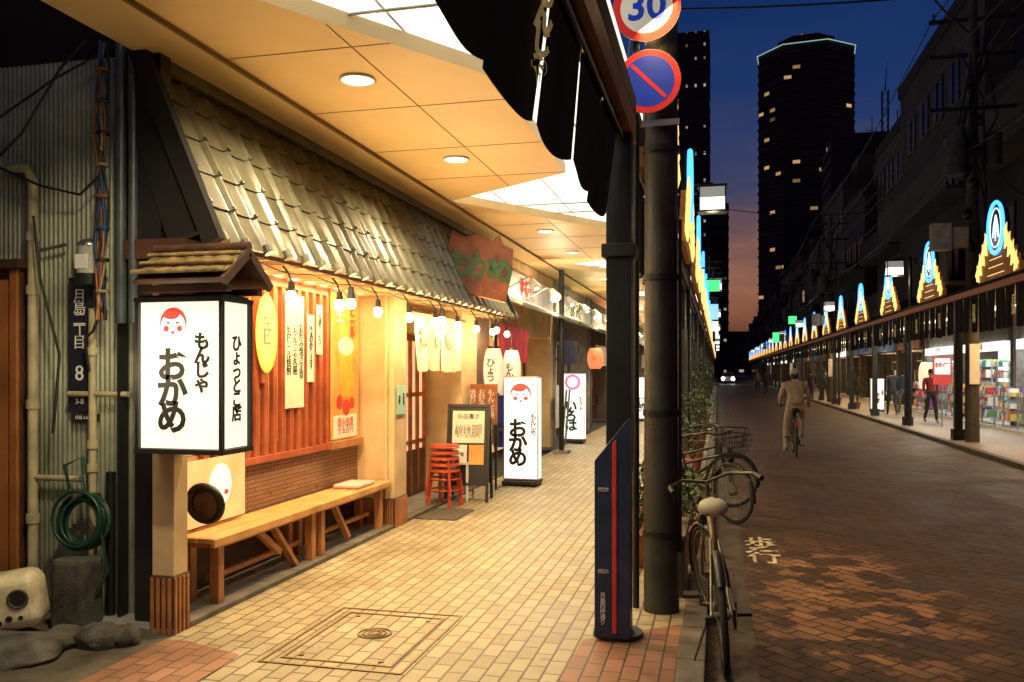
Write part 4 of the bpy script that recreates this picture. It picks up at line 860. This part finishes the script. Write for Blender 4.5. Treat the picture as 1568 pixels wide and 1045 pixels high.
def wmat(name,cw,ch,thr,base,ecol,es,mx0=.15,mx1=.85,my0=.3,my1=.7):
    m=bpy.data.materials.new(name); m.use_nodes=True; m.cycles.emission_sampling='NONE'; N=m.node_tree.nodes; L=m.node_tree.links; b=N['Principled BSDF']; b.inputs['Roughness'].default_value=.7
    uv=N.new('ShaderNodeUVMap'); uv.uv_map='UVMap'; mp=N.new('ShaderNodeVectorMath'); mp.operation='DIVIDE'; mp.inputs[1].default_value=(cw,ch,1); L.new(uv.outputs[0],mp.inputs[0])
    fl=N.new('ShaderNodeVectorMath'); fl.operation='FLOOR'; L.new(mp.outputs[0],fl.inputs[0]); fr=N.new('ShaderNodeVectorMath'); fr.operation='FRACTION'; L.new(mp.outputs[0],fr.inputs[0])
    wn=N.new('ShaderNodeTexWhiteNoise'); wn.noise_dimensions='2D'; L.new(fl.outputs[0],wn.inputs['Vector'])
    gt=N.new('ShaderNodeMath'); gt.operation='GREATER_THAN'; gt.inputs[1].default_value=thr; L.new(wn.outputs['Value'],gt.inputs[0])
    sx=N.new('ShaderNodeSeparateXYZ'); L.new(fr.outputs[0],sx.inputs[0])
    def band(o,a,c):
        p=N.new('ShaderNodeMath'); p.operation='GREATER_THAN'; p.inputs[1].default_value=a; L.new(o,p.inputs[0]); q=N.new('ShaderNodeMath'); q.operation='LESS_THAN'; q.inputs[1].default_value=c; L.new(o,q.inputs[0]); r=N.new('ShaderNodeMath'); r.operation='MULTIPLY'; L.new(p.outputs[0],r.inputs[0]); L.new(q.outputs[0],r.inputs[1]); return r.outputs[0]
    A=band(sx.outputs['X'],mx0,mx1); B=band(sx.outputs['Y'],my0,my1); w=N.new('ShaderNodeMath'); w.operation='MULTIPLY'; L.new(A,w.inputs[0]); L.new(B,w.inputs[1])
    e=N.new('ShaderNodeMath'); e.operation='MULTIPLY'; L.new(w.outputs[0],e.inputs[0]); L.new(gt.outputs[0],e.inputs[1])
    e2=N.new('ShaderNodeMath'); e2.operation='MULTIPLY'; L.new(e.outputs[0],e2.inputs[0])
    wn2=N.new('ShaderNodeTexWhiteNoise'); wn2.noise_dimensions='3D'; L.new(fl.outputs[0],wn2.inputs['Vector']); mr=N.new('ShaderNodeMapRange'); mr.inputs[3].default_value=.1*es; mr.inputs[4].default_value=es; L.new(wn2.outputs['Value'],mr.inputs[0]); L.new(mr.outputs[0],e2.inputs[1])
    b.inputs['Emission Color'].default_value=ecol+(1,); L.new(e2.outputs[0],b.inputs['Emission Strength'])
    mx=N.new('ShaderNodeMix'); mx.data_type='RGBA'; L.new(w.outputs[0],mx.inputs[0]); mx.inputs[6].default_value=base+(1,); mx.inputs[7].default_value=(.008,.009,.012,1); L.new(mx.outputs[2],b.inputs['Base Color'])
    return m
def tower(name,cx,cy,pts,h,m,crown=False,slab=3.2,z0=0,depth=.35):
    k=len(pts); pts=[(cx+x,cy+y) for x,y in pts]; me=bpy.data.meshes.new(name); vs=[(x-cx,y-cy,z0) for x,y in pts]+[(x-cx,y-cy,h) for x,y in pts]
    fs=[(i,(i+1)%k,(i+1)%k+k,i+k) for i in range(k)]+[tuple(range(k,2*k))]; me.from_pydata(vs,[],fs); uv=me.uv_layers.new(name='UVMap'); s=0
    for i in range(k):
        a=Vector(pts[i]);c=Vector(pts[(i+1)%k]); L=(c-a).length
        for li,q in zip(me.polygons[i].loop_indices,((s,z0),(s+L,z0),(s+L,h),(s,h))): uv.data[li].uv=q
        s+=L
    me.materials.append(m); o=bpy.data.objects.new(name,me); COL.objects.link(o); o.location=(cx,cy,0)
    b=MB(); z=z0+slab
    while z<h-.5:
        lo=[Vector((cx+(x-cx)*(1+depth/15),cy+(y-cy)*(1+depth/15),z-.12)) for x,y in pts]; hi=[v+Vector((0,0,.24)) for v in lo]
        b.add(lo+hi,[tuple(range(k))[::-1],tuple(range(k,2*k))]+[(i,(i+1)%k,(i+1)%k+k,i+k) for i in range(k)],M_bld[2]); z+=slab
    if crown:
        for i in range(k):
            cc_=Vector((cx,cy,h)); a=Vector(pts[i]+(h,));c=Vector(pts[(i+1)%k]+(h,)); a=cc_+(a-cc_)*1.03; c=cc_+(c-cc_)*1.03
            b.cyl(a,c,.15,emi('crown_light',(.5,.75,.65),.65,True),n=6)
        q=[(cx+(x-cx)*.6,cy+(y-cy)*.6) for x,y in pts]; lo=[Vector((x,y,h)) for x,y in q]; hi=[v+Vector((0,0,5)) for v in lo]; b.add(lo+hi,[tuple(range(k,2*k))]+[(i,(i+1)%k,(i+1)%k+k,i+k) for i in range(k)],M_bld[2])
        b.ball((cx-2,cy-8,h+5.4),.4,.4,.4,M_rede,8,6)
    b.build('floor_slabs',parent=o)
    return o
a=15.6;c=7.0
oct_=[(-c,-a),(c,-a),(a,-c),(a,c),(c,a),(-c,a),(-a,c),(-a,-c)]
rot=math.radians(-6); oct_=[(x*math.cos(rot)-y*math.sin(rot),x*math.sin(rot)+y*math.cos(rot)) for x,y in oct_]
tower('skyscraper',30,316,oct_,112,wmat('tower_win',2.8,3.2,.91,(.016,.015,.014),(1,.58,.24),.8,.08,.92,.35,.7),True)
sq=lambda w,d:[(-w/2,-d/2),(w/2,-d/2),(w/2,d/2),(-w/2,d/2)]
tower('residential_tower',-9,205,sq(14,14),79,wmat('tower_win2',2.0,3.1,.55,(.012,.013,.018),(.8,.8,.75),.5,.38,.6,.38,.6))
tower('residential_tower',-3,270,sq(12,14),52,wmat('tower_win3',2,3.1,.8,(.02,.018,.02),(1,.8,.5),.5,.3,.7,.35,.6))
tower('office_block',40,240,sq(24,20),62,wmat('tower_win4',3,3.1,.97,(.014,.014,.016),(1,.7,.4),.7))
tower('office_block',52,200,sq(16,20),50,wmat('tower_win5',3,3.1,.97,(.014,.014,.016),(1,.7,.4),.7))
tower('office_block',0,420,sq(60,20),20,wmat('tower_win6',3,3.1,.9,(.014,.014,.016),(1,.8,.6),.8))
b=MB(); cx_,cy_=46.5,262
for x in(-.8,.8):
    for y_ in(-.8,.8): b.cyl((cx_+x,cy_+y_,40),(cx_+x,cy_+y_,82),.14,M_dark,n=4)
for q in range(21):
    z=40+q*2
    for (p,r_) in(((-.8,-.8),(.8,-.8)),((.8,-.8),(.8,.8))): b.cyl((cx_+p[0],cy_+p[1],z),(cx_+r_[0],cy_+r_[1],z+2),.08,M_dark,n=4)
b.cyl((cx_,cy_,82),(cx_+.5,cy_,90),.2,M_dark,.05); b.build('lattice_mast')
# ---------------------------------------------------------------- street lamps, poles and wires
def slamp(x,y,z,side,e):
    b=MB(); b.cyl((x,y,z-.02),(x,y,z+.02),.02,M_dark); s=.22
    b.box(x-s,x+s,y-.14,y+.14,z-.24,z-.02,emi('lamp_box',(1,.97,.85),2.0)); b.box(x-s-.03,x+s+.03,y-.17,y+.17,z+.16,z+.20,M_dark)
    b.box(x-s,x+s,y-.14,y+.14,z-.018,z+.16,emi('lamp_box2',(.5,.5,.4),.45))
    for xx in(-s,s): b.box(x+xx-.012,x+xx+.012,y-.155,y-.141,z-.24,z+.16,M_dark)
    b.box(x-s-.03,x+s+.03,y-.17,y+.17,z-.27,z-.24,M_dark)
    px_=x-(.42 if side>0 else -.42); b.cyl((px_,y,0),(px_,y,z+.3),.045,M_dark); b.cyl((px_,y,z+.24),(x,y,z+.24),.02,M_dark); b.cyl((x,y,z+.2),(x,y,z+.25),.02,M_dark)
    o=b.build('street_lamp')
    if e: light('street_lamp_light','POINT',(x,y,z-.4),e,(1,.68,.36),.12,parent=o)
for k in range(8): slamp(-.1,15.2+15*k,4.62,1,20 if k<3 else 0)
for k in range(8): slamp(5.0,26.7+15*k,4.62,-1,35 if k<3 else 0)
def gsign(x,y,z,w,h,c,name='green_shop_sign'):
    b=MB(); b.box(x-w/2,x+w/2,y,y+.12,z-h/2,z+h/2,c); b.box(x-w/2-.02,x+w/2+.02,y+.005,y+.115,z+h/2,z+h/2+.03,M_dark); b.cyl((x,y+.06,z+h/2),(x,y+.06,z+h/2+.3),.02,M_dark); b.box(x-w/2-.6,x+w/2,y+.04,y+.08,z+h/2+.3,z+h/2+.34,M_dark); b.build(name)
G=emi('green_glow',(.08,1,.25),1.3)
gsign(-.12,22.5,3.8,.32,.28,G); gsign(4.7,58,4.9,.5,.5,G); gsign(-.2,40,4.3,.4,.7,emi('cyan_glow',(.4,.8,1),.9),'hanging_sign'); gsign(-.3,60,4.4,.6,1.2,M_sign,'hanging_sign'); gsign(4.6,72,4.3,.6,.8,G)
def upole(x,y,h,seed=0):
    rg=random.Random(seed); b=MB(); b.cyl((x,y,0),(x,y,h),.15,M_dconc,.10,n=14)
    for z in(h-.4,h-1.2,h-2.4): b.box(x-.9,x+.9,y-.04,y+.04,z-.04,z+.04,M_dark)
    for z in(h-.4,h-1.2):
        for dx in(-.8,-.4,.4,.8): b.cyl((x+dx,y,z+.04),(x+dx,y,z+.2),.035,M_dconc,.02,n=8)
    b.cyl((x-.38,y-.1,h-3.9),(x-.38,y-.1,h-3.1),.24,M_dconc,n=14); b.cyl((x+.4,y,h-3.7),(x+.4,y,h-3.0),.2,M_dconc,n=14)
    b.box(x-.9,x-.5,y-.3,y-.05,h-5.6,h-5.0,M_pipe); b.box(x-.45,x-.15,y-.3,y-.05,h-5.55,h-5.1,M_pipe); b.box(x+.15,x+.4,y-.25,y-.0,h-5.9,h-5.2,M_dconc); b.box(x-.1,x+.1,y-.2,y-.14,1.3,2.2,M_pap)
    for k in range(8): b.tube([(x+rg.uniform(-.5,.5),y,h-rg.uniform(.3,1.5)),(x+rg.uniform(-.7,.7),y-.2,h-rg.uniform(2,3)),(x+rg.uniform(-.3,.3),y-.15,h-rg.uniform(3.5,5))],.022,M_black,5)
    for k in range(7): b.ball((x+rg.uniform(-.15,.15),y-.12,h-2-k*.7),.09,.08,.14,M_dark,8,6)
    b.build('utility_pole')
for k,(y,h) in enumerate(((21.0,9.9),(46,9.5),(70,9.5),(95,9.5))): upole(5.55,y,h,k)
for k,(y,h) in enumerate(((60,9.5),(90,9.5))): upole(-.6,y,h,k+9)
def wire(p0,p1,sag,r=.016):
    p0=Vector(p0);p1=Vector(p1); b=MB(); b.tube([p0.lerp(p1,t/20)-Vector((0,0,sag*4*(t/20)*(1-t/20))) for t in range(21)],r,M_black,5); b.build('overhead_wire')
for dx,z in((-.8,9.6),(.8,9.6),(-.4,8.8),(.4,8.7),(0,7.5),(.2,6.8),(-.2,6.5)):
    wire((5.55+dx,21,z),(5.55+dx,46,z-.3),.5); wire((5.55+dx,46,z-.3),(5.55+dx,70,z-.4),.5); wire((5.55+dx,21,z),(5.9+dx,-4,z+.3),.6)
wire((-.37,5.75,7.2),(5.5,21,9.2),.5,.02); wire((-.5,5.7,4.6),(-1.6,14,5.3),.1,.012); wire((-6,16,9.0),(9,17,8.7),.5,.02); wire((-.37,5.75,8.6),(9,15,8.2),.3,.02); wire((-3.7,40,10),(7.8,42,9),.6,.02); wire((5.5,21,8.0),(8.4,18,8.9),.2); wire((5.5,21,7.0),(7.6,24,6.0),.2)
b=MB(); M_car=mat('car_white',(.5,.5,.5),.3,.1,amt=.05)
prism(b,[(-.85,.35),(.85,.35),(.85,.85),(.62,1.0),(.55,1.45),(-.55,1.45),(-.62,1.0),(-.85,.85)],112.6,116,M_car); prism(b,[(-.83,.35),(.83,.35),(.83,.9),(-.83,.9)],111.6,112.6,M_car)
prism(b,[(-.55,1.0),(.55,1.0),(.5,1.4),(-.5,1.4)],112.57,112.6,M_glass)
for sx_ in(-.62,.62): b.cyl((sx_,111.55,.68),(sx_,111.62,.68),.19,emi('headlight',(.9,.97,1),40),n=14)
for sx_ in(-.7,.7):
    for yy in(112.3,115.2): b.cyl((sx_-.09,yy,.3),(sx_+.09,yy,.3),.3,M_rubber,n=16)
b.build('oncoming_car',M=Matrix.Translation((1.2,0,-.08)))
mk=bpy.data.materials.new('worn_paint'); mk.use_nodes=True; N=mk.node_tree.nodes; L=mk.node_tree.links; bs=N['Principled BSDF']; g=N.new('ShaderNodeNewGeometry'); nz=N.new('ShaderNodeTexNoise'); nz.inputs['Scale'].default_value=16; nz.inputs['Detail'].default_value=8; L.new(g.outputs['Position'],nz.inputs[0]); rp=N.new('ShaderNodeValToRGB'); rp.color_ramp.elements[0].position=.38; rp.color_ramp.elements[1].position=.52; rp.color_ramp.elements[0].color=(.08,.06,.035,1); rp.color_ramp.elements[1].color=(.75,.66,.42,1); L.new(nz.outputs['Fac'],rp.inputs[0]); L.new(rp.outputs[0],bs.inputs['Base Color']); bs.inputs['Roughness'].default_value=.7
text('歩行',(.40,8.25,-.0755),.42,mk,'-Y',None,rot=(0,0,0),name='road_marking',ext=.0005,off=.006,sl=.95).scale=(.75,1.5,1)
light('crest_spill','AREA',(-.38,8.0,3.9),75,WARM2,.3,(0,math.radians(-35),0),sy=6)
# ---------------------------------------------------------------- world
w=bpy.data.worlds.new('World'); S.world=w; w.use_nodes=True; N=w.node_tree.nodes; L=w.node_tree.links; bg=N['Background']
tc=N.new('ShaderNodeTexCoord'); sx=N.new('ShaderNodeSeparateXYZ'); L.new(tc.outputs['Generated'],sx.inputs[0])
mp=N.new('ShaderNodeMapping'); mp.inputs['Scale'].default_value=(2.2,2.2,11); L.new(tc.outputs['Generated'],mp.inputs[0])
nz=N.new('ShaderNodeTexNoise'); nz.inputs['Scale'].default_value=2.0; nz.inputs['Detail'].default_value=7; L.new(mp.outputs[0],nz.inputs[0])
ma=N.new('ShaderNodeMath'); ma.operation='MULTIPLY_ADD'; ma.inputs[1].default_value=.18; L.new(nz.outputs['Fac'],ma.inputs[0])
ad=N.new('ShaderNodeMath'); ad.operation='SUBTRACT'; ad.inputs[1].default_value=.09; L.new(sx.outputs['Z'],ad.inputs[0]); L.new(ad.outputs[0],ma.inputs[2])
rp=N.new('ShaderNodeValToRGB'); cr=rp.color_ramp; cr.elements[0].position=0; cr.elements[0].color=(.06,.035,.03,1); cr.elements[1].position=.62; cr.elements[1].color=(.001,.002,.008,1)
for p,c in((.06,(.22,.08,.045)),(.125,(.36,.15,.09)),(.17,(.16,.09,.10)),(.23,(.05,.06,.14)),(.30,(.013,.040,.155)),(.45,(.005,.026,.13))):
    e=cr.elements.new(p); e.color=c+(1,)
L.new(ma.outputs[0],rp.inputs[0])
sky=N.new('ShaderNodeTexSky'); sky.sky_type='NISHITA'; sky.sun_disc=False; sky.sun_elevation=math.radians(-3); sky.sun_rotation=math.radians(0)
vs_=N.new('ShaderNodeVectorMath'); vs_.operation='SCALE'; vs_.inputs['Scale'].default_value=.008; L.new(sky.outputs[0],vs_.inputs[0])
ad2=N.new('ShaderNodeVectorMath'); ad2.operation='ADD'; L.new(rp.outputs[0],ad2.inputs[0]); L.new(vs_.outputs[0],ad2.inputs[1]); L.new(ad2.outputs[0],bg.inputs[0]); bg.inputs[1].default_value=.85
# ---------------------------------------------------------------- camera
cd=bpy.data.cameras.new('camera'); cam=bpy.data.objects.new('camera',cd); COL.objects.link(cam); cam.location=(0,0,1.6)
cd.sensor_width=36; cd.lens=1300/1568*36; cd.shift_y=(568-522.5)/1568; cd.clip_start=.05; cd.clip_end=3000
cam.rotation_euler=(math.radians(90),0,math.radians(13.66)); S.camera=cam
print('objects',len(bpy.data.objects))
